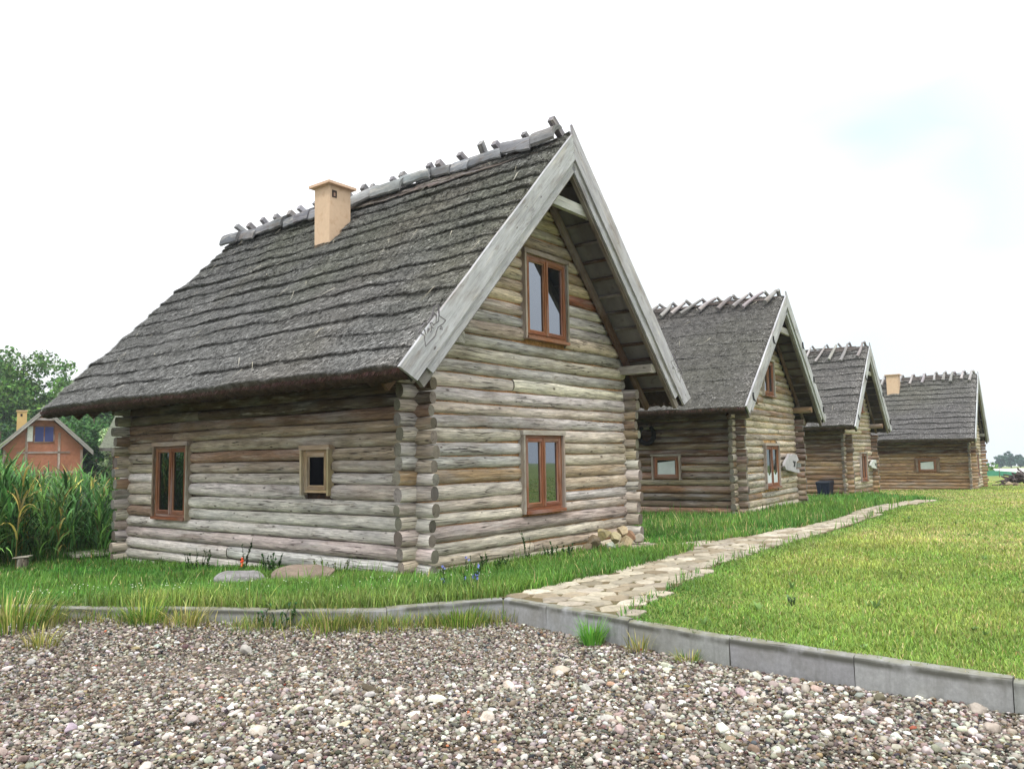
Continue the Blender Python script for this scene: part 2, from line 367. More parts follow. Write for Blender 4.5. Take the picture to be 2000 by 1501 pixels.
# ------------------------------------------------------------------ log cabins
def jit(c, amt=10, hue=5):
    hue=hue*.55
    c=np.asarray(c,float)+RNG.normal(0,amt)+RNG.normal(0,hue,3)
    return lin(np.clip(c,8,250))
def fmap(face, a, d, z):
    return (a,-d,z) if face=='gable' else (-d,a,z)
def fbox(mb, face, a0,a1,d0,d1,z0,z1,col=(1,1,1),m=0,axis=None):
    P=[(a0,d0,z0),(a1,d0,z0),(a1,d1,z0),(a0,d1,z0),(a0,d0,z1),(a1,d0,z1),(a1,d1,z1),(a0,d1,z1)]
    hexa(mb,[fmap(face,*p) for p in P],None if axis is None else fmap(face,*axis) if False else axis,col,m)
STAIN=(138,88,60)
def window(root, face, a0,a1,z0,z1, glass, sashes=2, trim=.045, head=.08, stain=STAIN, sill=True, deep=.0, curtain=None, trimcol=(166,156,142)):
    """outer size includes the grey trim boards"""
    D=-deep
    mb=MB()
    b0,b1,c0,c1=a0+trim,a1-trim,z0+(.05 if sill else .04),z1-head
    fw=.045
    for q in ((b0,b0+fw,c0,c1),(b1-fw,b1,c0,c1),(b0+fw,b1-fw,c1-fw,c1),(b0+fw,b1-fw,c0,c0+fw)):
        fbox(mb,face,q[0],q[1],.02+D,.088+D,q[2],q[3],jit(stain,5,3))
    w=mb.build('window',M_STAIN,root)
    for (p,q,r_,s_,dd) in ((a0,b0-.002,z0,z1-head-.002,.135),(b1+.002,a1,z0,z1-head-.002,.135),(a0-.02,a1+.02,z1-head,z1,.142)):
        t=MB(); fbox(t,face,p,q,.02,dd,r_,s_,jit(trimcol,8,4)); t.build('trim_board',M_BOARD,w)
    if sill:
        t=MB(); fbox(t,face,b0-.01,b1+.01,.03,.165,z0-.005,z0+.045,jit(stain,6,3)); t.build('sill',M_STAIN,w)
    i0,i1,k0,k1=b0+fw+.004,b1-fw-.004,c0+fw+.004,c1-fw-.004
    n=sashes; wd=(i1-i0)/n
    for j in range(n):
        s0,s1=i0+j*wd+.002,i0+(j+1)*wd-.002; sw=.055 if n>1 else .05
        sb=MB()
        for q in ((s0,s0+sw,k0,k1),(s1-sw,s1,k0,k1),(s0+sw,s1-sw,k1-sw,k1),(s0+sw,s1-sw,k0,k0+sw)):
            fbox(sb,face,q[0],q[1],.025+D,.100+D,q[2],q[3],jit(stain,7,3))
        g=.014; cb=jit(np.asarray(stain)+30,5,3)
        for q in ((s0+sw,s0+sw+g,k0+sw,k1-sw),(s1-sw-g,s1-sw,k0+sw,k1-sw),(s0+sw+g,s1-sw-g,k1-sw-g,k1-sw),(s0+sw+g,s1-sw-g,k0+sw,k0+sw+g)):
            fbox(sb,face,q[0],q[1],.03+D,.082+D,q[2],q[3],cb)
        sb.build('sash',M_STAIN,w)
        pb=MB(); fbox(pb,face,s0+sw+g,s1-sw-g,.028+D,.060+D,k0+sw+g,k1-sw-g,(.02,.02,.02)); pb.build('pane',glass,w)
        if curtain:
            cbm=MB(); fa=np.linspace(s0+sw+.03,s1-sw-.02,14)
            top=k1-sw-.03; bot=k0+sw+(.0 if n==1 else 0)
            zz0,zz1=curtain if n>1 else (bot,top)
            dd=.068+.003*np.sin(np.arange(14)*1.7)
            V=[fmap(face,a+.02*math.sin(i),d+D,zz0+.01) for i,(a,d) in enumerate(zip(fa,dd))]+[fmap(face,a,d+D,zz1+(-.05*i/13 if n==1 else .05*math.sin(i*.6))) for i,(a,d) in enumerate(zip(fa,dd))]
            i=np.arange(13); cbm.add(V,np.stack([i,i+1,i+15,i+14],1),None,lin((196,204,204)),0,True); cbm.build('curtain',M_CURT,w)
    if n>1:
        t=MB(); m_=(i0+i1)/2; fbox(t,face,m_-.018,m_+.018,.03+D,.112+D,k0,k1,jit(stain,6,3)); t.build('mullion',M_STAIN,w)
        for zz in (k0+.18,k1-.22):
            t=MB(); fbox(t,face,(b0+.02 if face=='gable' else b1-.045),(b0+.045 if face=='gable' else b1-.02),.088+D,.106+D,zz,zz+.07,lin((120,104,84)))
            t.build('hinge',M_BLACK,w)
    return w

def log_cabin(label, S, group):
    W_,Ln,h,n=S['W'],S['L'],S['h'],S['n']; zr,ta,e,o,b=S['zr'],S['ta'],S['e'],S['o'],S['b']
    root=thing('log_cabin',label,'cabin',S['pos'],S['yaw'],group)
    A=math.atan(ta); cA,sA=math.cos(A),math.sin(A); Lsl=(W_/2+e)/cA; ze=zr-ta*(W_/2+e); T=S.get('thick',.30)
    ex=S.get('ext',.34); p=h/n; det=S['detail']; na=14 if det>1 else 10; seg=.22 if det>1 else .5
    r=np.random.default_rng(S['seed'])
    def courses(off,top):
        zs=[];rs=[];z=-.10+off
        hs=r.uniform(.86,1.14,80)*p
        i=0; z-=S.get('sunk',.0)
        while z<top:
            zs.append(z+hs[i]/2); rs.append(hs[i]/2*.985); z+=hs[i]; i+=1
        return zs,rs
    zu=zr-(T+.05)/cA          # underside apex of lining
    # ---- gable wall
    def gable(v, wins, pal, detail, chink):
        mb=MB(); zs,rs=courses(0,zu-.15)
        for z,rad in zip(zs,rs):
            hw=(zu-z-rad*.4)/ta
            u0,u1=(-ex+r.uniform(-.05,.04),W_+ex+r.uniform(-.04,.05)) if z<h else (max(W_/2-hw,-.02),min(W_/2+hw,W_+.02))
            if u1-u0<.25: continue
            cuts=[(u0,u1)]
            for (a0,a1,z0,z1) in wins:
                if z0-.02<z<z1+.0:
                    nc=[]
                    for (p0,p1) in cuts:
                        if p0<a0<p1: nc.append((p0,a0+.03))
                        if p0<a1<p1: nc.append((a1-.03,p1))
                        if p1<=a0 or p0>=a1: nc.append((p0,p1))
                    cuts=nc
                elif r.random()<.22 and len(cuts)==1 and u1-u0>3:
                    q=r.uniform(u0+1.2,u1-1.2); cuts=[(u0,q-.002),(q+.002,u1)]
            for (p0,p1) in cuts:
                if p1-p0<.08: continue
                pc=pal(z,r)
                log(mb,(p0,v,z),(p1,v,z),rad,jit(pc,14,4),na,seg,.015*min(1,(p1-p0)/2),jit((128,122,112),14,4),1,flat=.80,sq=2.45)
        w=mb.build('log_wall',[M_WOOD,M_END],root)
        cb=MB(); zs_=zu-ta*W_/2
        y0,y1=(v-.018,v+.06)
        prism(cb,[(.02,-.2),(W_-.02,-.2),(W_-.02,zs_),(.02,zs_)],y0,y1,lin(chink))
        prism(cb,[(.02,zs_+.001),(W_-.02,zs_+.001),(W_/2+.01,zu-.05),(W_/2-.01,zu-.05)],y0,y1,lin(chink))
        cb.build('chinking',M_CHINK,w)
    def side(u, wins, pal, chink, dep):
        mb=MB(); zs,rs=courses(-p*.5,zr-ta*W_/2-(T+.05)/cA)
        for z,rad in zip(zs,rs):
            u0,u1=(-ex+r.uniform(-.04,.05),Ln+ex+r.uniform(-.05,.05)) if z<h+.02 else (-.02,Ln+.02)
            cuts=[(u0,u1)]
            for (a0,a1,z0,z1) in wins:
                if z0-.02<z<z1:
                    nc=[]
                    for (p0,p1) in cuts:
                        if p0<a0<p1: nc.append((p0,a0+.03))
                        if p0<a1<p1: nc.append((a1-.03,p1))
                        if p1<=a0 or p0>=a1: nc.append((p0,p1))
                    cuts=nc
                elif r.random()<.25 and len(cuts)==1:
                    q=r.uniform(u0+1.5,u1-1.5); cuts=[(u0,q-.002),(q+.002,u1)]
            for (p0,p1) in cuts:
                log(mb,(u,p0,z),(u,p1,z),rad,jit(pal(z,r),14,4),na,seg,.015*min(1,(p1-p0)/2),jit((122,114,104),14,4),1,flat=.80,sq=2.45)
        w=mb.build('log_wall',[M_WOOD,M_END],root)
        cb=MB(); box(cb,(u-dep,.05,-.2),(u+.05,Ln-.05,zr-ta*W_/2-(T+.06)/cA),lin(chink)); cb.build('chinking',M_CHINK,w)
    gable(0,S['gwins'],S['palg'],det,S['chg'])
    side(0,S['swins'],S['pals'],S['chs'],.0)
    gable(Ln,[],S['palg'],0,S['chs']); side(W_,[],S['pals'],S['chs'],.04)

    # ---- thatch
    nc=S['ncourse']; sd=S['seed']
    vend=Ln+b
    step=S.get('step',.06)
    def dk(k,v):
        return Lsl*k/nc+ (0 if np.isscalar(k) and (k<=0 or k>=nc) else 1)*(.030*noise1(v,sd+17,2.6)+.055*noise1(v+9*(k%7),sd+31*int(k) if np.isscalar(k) else sd,2.6))*S.get('wavy',1)
    def hh(f,k,v):
        return step*np.clip(.75+.75*noise2(v,k*1.7+0*v,sd+61,1.1),.15,1.5)*(1-f**1.6)*.9+.020*noise2(f*3+k*2.0,v,sd+5,2.3)+.022*noise2(v,k*.5+f*.5,sd+9,.8)
    def roundoff(v):
        q=np.clip((v-(vend-.45))/.45,0,1); g=np.clip((-o+.22-v)/.22,0,1)
        return -T*.75*q**2.2-.05*g**2
    fs=np.array([0,.03,.12,.3,.5,.72,.9,.985])
    vv=np.concatenate([np.arange(-o+.03,vend-.4,S.get('vstep',.06)),np.linspace(vend-.4,vend,7)])
    tm=MB(); sm=MB()
    for sgn in (-1,1):
        nrm=np.array([sgn*sA,0,cA]); dn=np.array([sgn*cA,0,-sA])
        def P(d,hgt,v):
            vs=v-S.get('hipback',0)*np.clip(d/Lsl,0,1)*np.clip((v-vend+3)/3,0,1)
            return np.stack([W_/2+sgn*((W_/2+e)-d*cA)+hgt*nrm[0], vs+0*d, ze+d*sA+hgt*nrm[2]],-1)
        rows=[];cols=[]
        base=np.array(S.get('tcol',(92,91,88)),float); moss=np.array((84,87,66.)); brown=np.array((104,92,78.))
        wv=.03*noise1(vv,sd+77,1.5)
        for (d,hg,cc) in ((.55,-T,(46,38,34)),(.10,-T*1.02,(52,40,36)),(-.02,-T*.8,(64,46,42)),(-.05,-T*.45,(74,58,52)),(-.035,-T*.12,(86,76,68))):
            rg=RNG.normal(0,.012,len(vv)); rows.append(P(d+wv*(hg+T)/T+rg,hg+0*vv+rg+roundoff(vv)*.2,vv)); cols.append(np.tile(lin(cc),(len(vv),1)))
        for k in range(nc):
            a,bb=dk(k,vv),dk(k+1,vv)
            if k==0: a=wv-.02
            for f in fs:
                d=a+(bb-a)*f
                rows.append(P(d+RNG.normal(0,.004,len(vv)),hh(f,k,vv)+roundoff(vv)+RNG.normal(0,.006,len(vv)),vv))
                mm=np.clip(noise2(vv,d,sd+40,.7)*.9+.1,0,1)[:,None]; bq=np.clip(noise2(vv+30,d,sd+41,.55)*1.0-.1,0,1)[:,None]
                ms=S.get('moss',.3); mm=mm*ms; c=base*(1-mm)+moss*mm; c=c*(1-bq*ms*.8)+brown*bq*ms*.8
                cols.append(lin(c+RNG.normal(0,7,(len(vv),1))))
        rows.append(P(Lsl+0*vv,.0+roundoff(vv),vv)); cols.append(np.tile(lin(base),(len(vv),1)))
        V=np.stack(rows); C=np.stack(cols)
        # closing columns at both verges
        Vc=V.copy()
        front=V[:,:1].copy(); back=V[:,-1:].copy()
        under=np.stack([P(np.full(1,min(max((i-5)/(8*nc),0),1)*Lsl+ (.55 if i<5 else 0)),np.full(1,-T),np.array([0.]))[0] for i in range(len(rows))])
        fu=under.copy(); fu[:,1]=vv[0]; bu=under.copy(); bu[:,1]=V[:,-1,1]-.12
        V=np.concatenate([fu[:,None],V,bu[:,None]],1); C=np.concatenate([C[:,:1],C,C[:,-1:]],1)
        nr,nv=V.shape[:2]; i=np.arange(nr*nv).reshape(nr,nv)
        Q=np.stack([i[:-1,:-1],i[:-1,1:],i[1:,1:],i[1:,:-1]],-1).reshape(-1,4)
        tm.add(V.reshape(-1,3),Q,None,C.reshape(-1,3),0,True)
        # reed tips
        N=S['straw'] if sgn<0 else S['straw']//4
        k=RNG.integers(0,nc,N); f=np.where(RNG.random(N)<.35,RNG.random(N)*.05,RNG.random(N)); v=RNG.uniform(-o+.04,vend-.02,N)
        a=np.zeros(N);bb=np.zeros(N)
        for kk in range(nc):
            q=k==kk; a[q]=dk(kk,v[q]) if kk>0 else np.interp(v[q],vv,wv); bb[q]=dk(kk+1,v[q])
        d=a+(bb-a)*f; hg=hh(f,k,v)+roundoff(v)
        Bp=P(d+.02,hg-.004,v)
        mmi=RNG.normal(0,1,N); ln=RNG.uniform(.05,.12,N)
        dirv=dn*1.0+nrm*(RNG.uniform(.10,.55,N))[:,None]+np.array([0,1.,0])*RNG.normal(0,.38,N)[:,None]; dirv/=np.linalg.norm(dirv,axis=1)[:,None]
        sidev=np.cross(dirv,nrm); sidev/=np.linalg.norm(sidev,axis=1)[:,None]
        wd=S.get('sw',.010)*RNG.uniform(.6,1.4,N)
        tri=np.stack([Bp-sidev*wd[:,None]*.5,Bp+sidev*wd[:,None]*.5,Bp+dirv*ln[:,None]],1).reshape(-1,3)
        mm=np.clip(noise2(v,d,sd+40,.7)*.9+.1,0,1)[:,None]; bq=np.clip(noise2(v+30,d,sd+41,.55)*1.0-.1,0,1)[:,None]
        edge=np.clip((-o+.55-v)/.5,0,1)[:,None]
        mm=mm*ms; c=(base+22)*(1-mm)+(moss+22)*mm; c=c*(1-bq*ms*.8)+(brown+15)*bq*ms*.8; c=c*(1-.5*edge)+np.array((176,172,166.))*.5*edge
        c=np.clip(c+RNG.normal(0,S.get('snoise',24),(N,1)),18,240)
        sm.add(tri,np.arange(3*N).reshape(N,3),None,np.repeat(lin(c),3,0),0,False)
        # loose pale stalks lying on the courses
        if sgn<0:
            N=S['straw']//4000; k=RNG.uniform(.3,nc-.5,N); v=RNG.uniform(-o+.1,vend-.6,N); d=k*Lsl/nc; Bp=P(d,.075+.0*d,v)
            dirv=dn+np.array([0,1.,0])*RNG.normal(0,.7,N)[:,None]+nrm*RNG.uniform(-.04,.12,N)[:,None]; dirv/=np.linalg.norm(dirv,axis=1)[:,None]; sv=np.cross(dirv,nrm); ln=RNG.uniform(.15,.42,N)[:,None]; wd=RNG.uniform(.004,.008,N)[:,None]
            tri=np.stack([Bp-sv*wd,Bp+sv*wd,Bp+dirv*ln],1).reshape(-1,3); sm.add(tri,np.arange(3*N).reshape(N,3),None,np.repeat(lin(np.clip(np.array((176,170,152.))+RNG.normal(0,20,(N,1)),20,240)),3,0),0,False)
        # fringe under the eave
        N=S['straw']//9; v=RNG.uniform(-o+.03,vend-.1,N); q=RNG.random(N)
        Bp=P(np.interp(q,[0,1],[-.04,.12])+np.interp(v,vv,wv),-T*.1-q*T*.9,v)
        dirv=dn+np.array([0,0,-1.])*RNG.uniform(.0,.6,N)[:,None]+np.array([0,1.,0])*RNG.normal(0,.3,N)[:,None]; dirv/=np.linalg.norm(dirv,axis=1)[:,None]
        ln=RNG.uniform(.03,.09,N); tri=np.stack([Bp-np.array([0,.005,0]),Bp+np.array([0,.005,0]),Bp+dirv*ln[:,None]],1).reshape(-1,3)
        c=np.clip(np.array((84,60,54.))+RNG.normal(0,22,(N,1))+RNG.normal(0,5,(N,3)),20,200)
        sm.add(tri,np.arange(3*N).reshape(N,3),None,np.repeat(lin(c),3,0),0,False)
    roof=tm.build('thatch_roof',M_THATCH,root)
    sm.build('reed_tips',M_STRAW,roof)

    # ---- roof timbers
    def slopepoly(sgn,d0,d1,h0,h1):
        def q(d,hg): return (W_/2+sgn*((W_/2+e)-d*cA)+hg*sgn*sA, ze+d*sA+hg*cA)
        return [q(d0,h0),q(d1,h0),q(d1,h1),q(d0,h1)]
    lm=MB(); dark=(74,58,48)
    for sgn in (-1,1):
        prism(lm,slopepoly(sgn,.45,Lsl-.02,-T-.03,-T-.005),-o+.06,vend-.14-S.get('hipback',0),jit((60,50,44),4,2),0,(0,1,0))
        for d in np.arange(.5,Lsl-.1,.38):
            prism(lm,slopepoly(sgn,d,d+.05,-T-.07,-T-.03),-o+.06,vend-.2-S.get('hipback',0),jit(dark,8,3),0,(0,1,0))
    lm.build('roof_lining',M_DARKWOOD,roof)
    for v in (-o+.03,-.19,Ln+.12,vend-.35-S.get('hipback',0)):
        for sgn in (-1,1):
            rb=MB(); prism(rb,slopepoly(sgn,.12,Lsl-.03,-T-.20,-T-.072),v,v+.07,jit((98,78,62) if v>-o+.1 else (120,112,104),6,3)); rb.build('rafter',M_DARKWOOD,root)
    bc=S.get('bcol',(184,184,189)); bw=S.get('bw',.33)
    for sgn in (-1,1):
        mb=MB(); ov=.0 if sgn<0 else .09
        def q(d,hg): return (W_/2+sgn*((W_/2+e)-d*cA)+hg*sgn*sA, ze+d*sA+hg*cA)
        E0=q(-.06,.02); E1=q(.04,.02-bw); cz=zr+.02/cA
        X=-sgn*ov
        A0=(W_/2+X*.9,cz+ov*ta*.95); A1=(W_/2,cz-bw/cA) if sgn<0 else (W_/2-.02,cz-bw/cA)
        vo=-o-.045-(.004 if sgn>0 else 0)
        # a few cross sections so the plank is not dead straight
        P0=np.array(E0);P1=np.array(A0);Q0=np.array(E1);Q1=np.array(A1); K=9
        for i in range(K):
            s0,s1=i/K,(i+1)/K; w0,w1=[.006*math.sin(3.1*s*6+sgn) for s in (s0,s1)]
            pa,pb=P0+(P1-P0)*s0,P0+(P1-P0)*s1; qa,qb=Q0+(Q1-Q0)*s0,Q0+(Q1-Q0)*s1
            pr=[tuple(qa+[0,w0]),tuple(qb+[0,w1]),tuple(pb+[0,w1]),tuple(pa+[0,w0])]
            if i==0: cc=jit(bc,4,2); offs=RNG.uniform(0,40,2)
            t0=np.linalg.norm(P1-P0)
            V=np.array([(u,vo,z) for u,z in pr]+[(u,vo+.045,z) for u,z in pr])
            ax=norm(P1-P0); pp=np.array([-ax[1],ax[0]])
            uv=np.stack([V[:,[0,2]]@ax+offs[0],V[:,[0,2]]@pp+offs[1]+V[:,1],V[:,1]*0+offs[1]],1)
            F=[[0,1,2,3],[7,6,5,4],[0,4,5,1],[2,6,7,3]]+([[0,3,7,4]] if i==0 else [])+([[1,5,6,2]] if i==K-1 else [])
            V2=V[np.array(F).ravel()]; uv2=uv[np.array(F).ravel()]
            mb.add(V2,np.arange(len(V2)).reshape(-1,4),uv2,cc,0,False)
        bd=mb.build('bargeboard',M_BOARD,root)
        ib=MB(); s_in=S.get('inner',.15)
        d_end=Lsl*.93
        hi=.02-bw; 
        prism(ib,[q(.34,hi-s_in),q(d_end,hi-s_in),q(d_end+.05,hi+.03),q(.30,hi+.03)],-o-.012,-o+.022,jit(np.array(bc)-8,4,2)); ib.build('inner_board',M_BOARD,bd)
        for d,hg in S.get('brackets',{}).get(sgn,[]):
            kb=MB(); x,z=q(d,hg); 
            tube(kb,[(x,vo-.015,z+.09),(x+.02*sgn,vo-.02,z+.02),(x+.01,vo-.03,z-.10),(x-.03*sgn,vo-.06,z-.13)],.022,lin((40,38,40))); kb.build('iron_hook',M_BLACK,bd)
        if sgn<0 and S.get('carving'):
            cm=MB()
            for st in S['carving']:
                for (x0,z0),(x1,z1) in zip(st[:-1],st[1:]):
                    dd=np.array([x1-x0,z1-z0]); l=np.linalg.norm(dd)+1e-6; nn=np.array([-dd[1],dd[0]])/l*.0065; dd=dd/l*.003
                    prism(cm,[(x0-dd[0]+nn[0],z0-dd[1]+nn[1]),(x1+dd[0]+nn[0],z1+dd[1]+nn[1]),(x1+dd[0]-nn[0],z1+dd[1]-nn[1]),(x0-dd[0]-nn[0],z0-dd[1]-nn[1])],vo-.0025,vo+.01,lin((104,100,104)))
            cm.build('carved_star_lettering',M_BLACK,bd)
        if sgn>0 and S.get('carving'):
            cm=MB()
            for st in S['carving']:
                for (x0,z0),(x1,z1) in zip(st[:-1],st[1:]):
                    x0,x1=W_-x0,W_-x1
                    dd=np.array([x1-x0,z1-z0]); l=np.linalg.norm(dd)+1e-6; nn=np.array([-dd[1],dd[0]])/l*.006; dd=dd/l*.003
                    prism(cm,[(x0-dd[0]+nn[0],z0-dd[1]+nn[1]),(x1+dd[0]+nn[0],z1+dd[1]+nn[1]),(x1+dd[0]-nn[0],z1+dd[1]-nn[1]),(x0-dd[0]-nn[0],z0-dd[1]-nn[1])],vo-.0025,vo+.01,lin((104,100,104)))
            cm.build('carved_star_lettering',M_BLACK,bd)
    # collar beam between the bargeboards and plate beams out of the gable
    zc=S['collar']; hwc=(zr-(T+.02)/cA-zc)/ta
    cb=MB(); box(cb,(W_/2-hwc+.02,-o+.105,zc-.09),(W_/2+hwc-.02,-o+.19,zc+.09),jit((172,170,164),4,2)); cb.build('collar_beam',M_BOARD,root)
    pz=S['plate']
    for u in (.10,W_-.10):
        bb=MB()
        if S.get('roundplate'): log(bb,(u,-o+.10,pz),(u,.1,pz),.11,jit((150,124,96),5,3),12,.3,.003,jit((140,110,84),5,3),1)
        else: box(bb,(u-.09,-o+.10,pz-.08),(u+.09,.08,pz+.08),jit((160,156,148),5,2))
        bb.build('plate_beam',[M_WOOD,M_END],root)
    # ---- ridge
    if S['ridge']=='caps':
        v=-o+.18; i=0
        while v<S['rend']-.25:
            ln=RNG.uniform(.36,.85)
            for sgn in (-1,1):
                mb=MB(); w=RNG.uniform(.24,.44); th=RNG.uniform(.05,.09); tw=RNG.normal(0,.11); lift=RNG.uniform(0,.07); yw=RNG.normal(0,.10); l2=ln*RNG.uniform(.9,1.1)
                # curved split-log shell lying on the slope
                kk=7; ns=7; sl=np.linspace(0,l2,ns); nrm=np.array([sgn*sA,0,cA]); dn=np.array([sgn*cA,0,-sA])
                d0=RNG.uniform(-.03,.02); V=[];UV=[]
                sdn=int(RNG.integers(1<<30)); offs=RNG.uniform(0,60,3)
                for s in sl:
                    for lay in (1,0):
                        for q in range(kk):
                            f=q/(kk-1); ed=(w+.06*noise1(np.array([s*7]),sdn)[0])*(f*(1+yw*(s/l2-.5)))+d0+tw*(s-l2/2)+yw*.25*(s-l2/2)
                            bulge=.055*math.sin(math.pi*min(f*1.0,1))+.07+lift+th*lay*(.55+.45*math.sin(math.pi*f))+.008*noise1(np.array([s*9+f*3]),sdn+1)[0]+ .02*i%2*.02
                            V.append(np.array([W_/2,v+s-.03+.02*math.sin(f*5+sdn),zr])+dn*ed+nrm*bulge); UV.append((s+offs[0],ed+lay*.3+offs[1],offs[2]))
                V=np.array(V); UV=np.array(UV); I=np.arange(len(V)).reshape(ns,2,kk)
                def grid(g): return np.stack([g[:-1,:-1],g[:-1,1:],g[1:,1:],g[1:,:-1]],-1).reshape(-1,4)
                F=np.concatenate([grid(I[:,0]),grid(I[:,1])[:,::-1],grid(np.stack([I[:,0,-1],I[:,1,-1]],1)),grid(np.stack([I[:,0,0],I[:,1,0]],1)),grid(I[0]),grid(I[-1])])
                mb.add(V,F,UV,jit((112,114,118),15,3),0,False)
                mb.build('ridge_cap',M_BOARD,roof)
            v+=ln*RNG.uniform(.90,1.04); i+=1
        v=-o+.28
        for v in np.concatenate([[-o+.25],np.arange(.05,S['rend']-.3,.47)]):
            v=v+RNG.uniform(-.12,.12) if v>-.5 else v
            mb=MB(); big=(v<-.5) or RNG.random()<.14; l=.36 if big else RNG.uniform(.22,.31); rr=.055 if big else RNG.uniform(.045,.065)
            dr=norm((-cA*RNG.uniform(1.0,1.7),RNG.normal(0,.15),sA*.75)); p0=np.array([W_/2+.03,v,zr+.04])
            hexw=[]; sv=norm(np.cross(dr,(0,1,0))); y=np.array([0,1.,0])
            for q in (p0,p0+dr*l): hexw+= [q-sv*rr-y*rr,q+sv*rr-y*rr,q+sv*rr+y*rr,q-sv*rr+y*rr]
            hexa(mb,hexw,dr,jit((132,130,134),10,3)); mb.build('ridge_peg',M_BOARD,roof)
        tw=MB()
        for _ in range(70):
            v0=RNG.uniform(-o+.05,4.5); l=RNG.uniform(.7,1.6); d=RNG.uniform(.30,.50)-.18*(v0<.4)*RNG.random(); pts=[]
            for s in np.linspace(0,1,6):
                dd=d+.05*math.sin(s*5+v0*9)*.7; pts.append((W_/2-cA*dd-sA*.05,v0+s*l,zr-sA*dd+cA*(.05+.02*math.sin(s*9+d*40))))
            tube(tw,pts,.011,jit((112,104,97),16,4),5)
        tw.build('binding_twigs',M_DARKWOOD,roof)
    else:
        sp=S['psp']; v=-o+.25; lp=S.get('plen',.95); pr=S.get('prad',.055)
        while v<S['rend']:
            for sgn in (-1,1):
                mb=MB(); dn=np.array([sgn*cA,0,-sA]); nrm=np.array([sgn*sA,0,cA]); sk=S.get('skew',.35)*RNG.uniform(.4,1.4)*(1 if sgn<0 else -1)
                top=np.array([W_/2,v+(.04 if sgn<0 else -.05),zr])+nrm*(.11+.02*sgn)-dn*RNG.uniform(.10,.19)
                bot=np.array([W_/2,v,zr])+nrm*.13+dn*lp*RNG.uniform(.75,1.05)+np.array([0,max(sk,-o+.12-v),0])
                md=(top+bot)/2+nrm*.03+np.array([0,RNG.normal(0,.04),0])
                ts=np.linspace(0,1,6)[:,None]; pts=(1-ts)**2*top+2*ts*(1-ts)*md+ts**2*bot
                tube(mb,pts,np.linspace(pr*.8,pr*1.15,6)*RNG.uniform(.85,1.15),jit((150,146,146),10,3),8); mb.build('ridge_pole',M_BOARD,roof)
            v+=sp*RNG.uniform(.8,1.2)
        tw=MB()
        for _ in range(90):
            v0=RNG.uniform(-o+.08,S['rend']-.5); l=RNG.uniform(1.,2.0); d=RNG.uniform(-.45,.45); sg=1 if d>0 else -1; ad=abs(d)
            pts=[(W_/2+sg*(cA*(ad+.02*math.sin(s*6+d*30))+sA*.07),min(v0+s*l,S['rend']+.2),zr-sA*ad+cA*(.07+.015*math.sin(s*8+d*20))) for s in np.linspace(0,1,5)]
            tube(tw,pts,.018,jit((104,96,90),14,3),5)
        tw.build('ridge_brushwood',M_DARKWOOD,roof)
    # ---- chimney
    if S.get('chim'):
        u0,u1,v0,v1,zt=S['chim']; mb=MB(); box(mb,(u0,v0,zr-ta*abs(W_/2-u0)-.6),(u1,v1,zt),lin((204,178,150)),0,(0,0,1)); ch=mb.build('chimney',M_PLASTER,root)
        mb=MB(); ov=.085
        hexa(mb,[(u0-ov,v0-ov,zt),(u1+ov,v0-ov,zt),(u1+ov,v1+ov,zt),(u0-ov,v1+ov,zt),(u0-ov,v0-ov,zt+.05),(u1+ov,v0-ov,zt+.05),(u1+ov,v1+ov,zt+.05),(u0-ov,v1+ov,zt+.05)],None,lin((206,176,150)))
        mb.build('chimney_cap',M_PLASTER,ch)
        if S.get('flue'):
            mb=MB(); box(mb,(u0+.06,v0-.012,zt-.24),(u0+.17,v0+.01,zt-.10),lin((58,46,40))); mb.build('flue_opening',M_BLACK,ch)
            mb=MB(); box(mb,(u0+.09,v0-.018,zt-.22),(u0+.13,v0-.011,zt-.15),lin((160,130,110))); mb.build('flue_flap',M_BLACK,ch)
    return root,roof

GREY=(182,176,164)
def pal1g(z,r):
    q=r.random()
    if z>4.3: return (196,178,152) if q<.5 else ((176,162,142) if q<.88 else (150,98,68))
    return (204,193,178) if q<.45 else ((192,186,182) if q<.78 else ((210,194,172) if q<.95 else (168,138,112)))
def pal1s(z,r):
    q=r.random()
    if z>2.42: return (104,88,70)  # unweathered brown of the top courses, darkened further to paint in eave shade
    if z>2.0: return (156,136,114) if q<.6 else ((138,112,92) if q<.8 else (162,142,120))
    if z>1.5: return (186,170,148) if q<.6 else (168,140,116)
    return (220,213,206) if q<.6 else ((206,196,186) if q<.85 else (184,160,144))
CARVE=[[(-0.57,3.551),(-0.48,3.588),(-0.471,3.444),(-0.351,3.403),(-0.405,3.348),(-0.499,3.292),(-0.534,3.224),(-0.558,3.17),(-.729,3.021)],
 [(-0.729,3.021),(-0.755,3.159),(-0.837,3.193),(-0.815,3.234),(-0.742,3.314),(-0.692,3.312),(-.60,3.435),(-.57,3.551)],
 [(-0.523,3.457),(-0.538,3.359)],[(-0.479,3.515),(-0.486,3.374),(-.579,3.314)],[(-0.743,3.235),(-0.732,3.185),(-0.721,3.171)],
 [(-0.693,3.198),(-0.687,3.254),(-0.659,3.253),(-0.67,3.232),(-.69,3.22)],[(-0.642,3.211),(-0.62,3.238),(-0.635,3.335)],[(-0.63,3.284),(-0.585,3.27)],
 [(-0.618,3.341),(-0.579,3.314)],[(-0.426,3.309),(-0.418,3.27)],[(-.44,3.31),(-0.464,3.272),(-0.424,3.281)],[(-0.612,3.429),(-0.565,3.471),(-0.531,3.448)]]
GRP='thatched log cabins in a row'
g1=[(2.317,3.492,.686,2.044),(2.44,3.73,3.56,5.09)]; s1=[(5.753,6.988,.562,2.004),(1.738,2.434,1.071,1.842)]
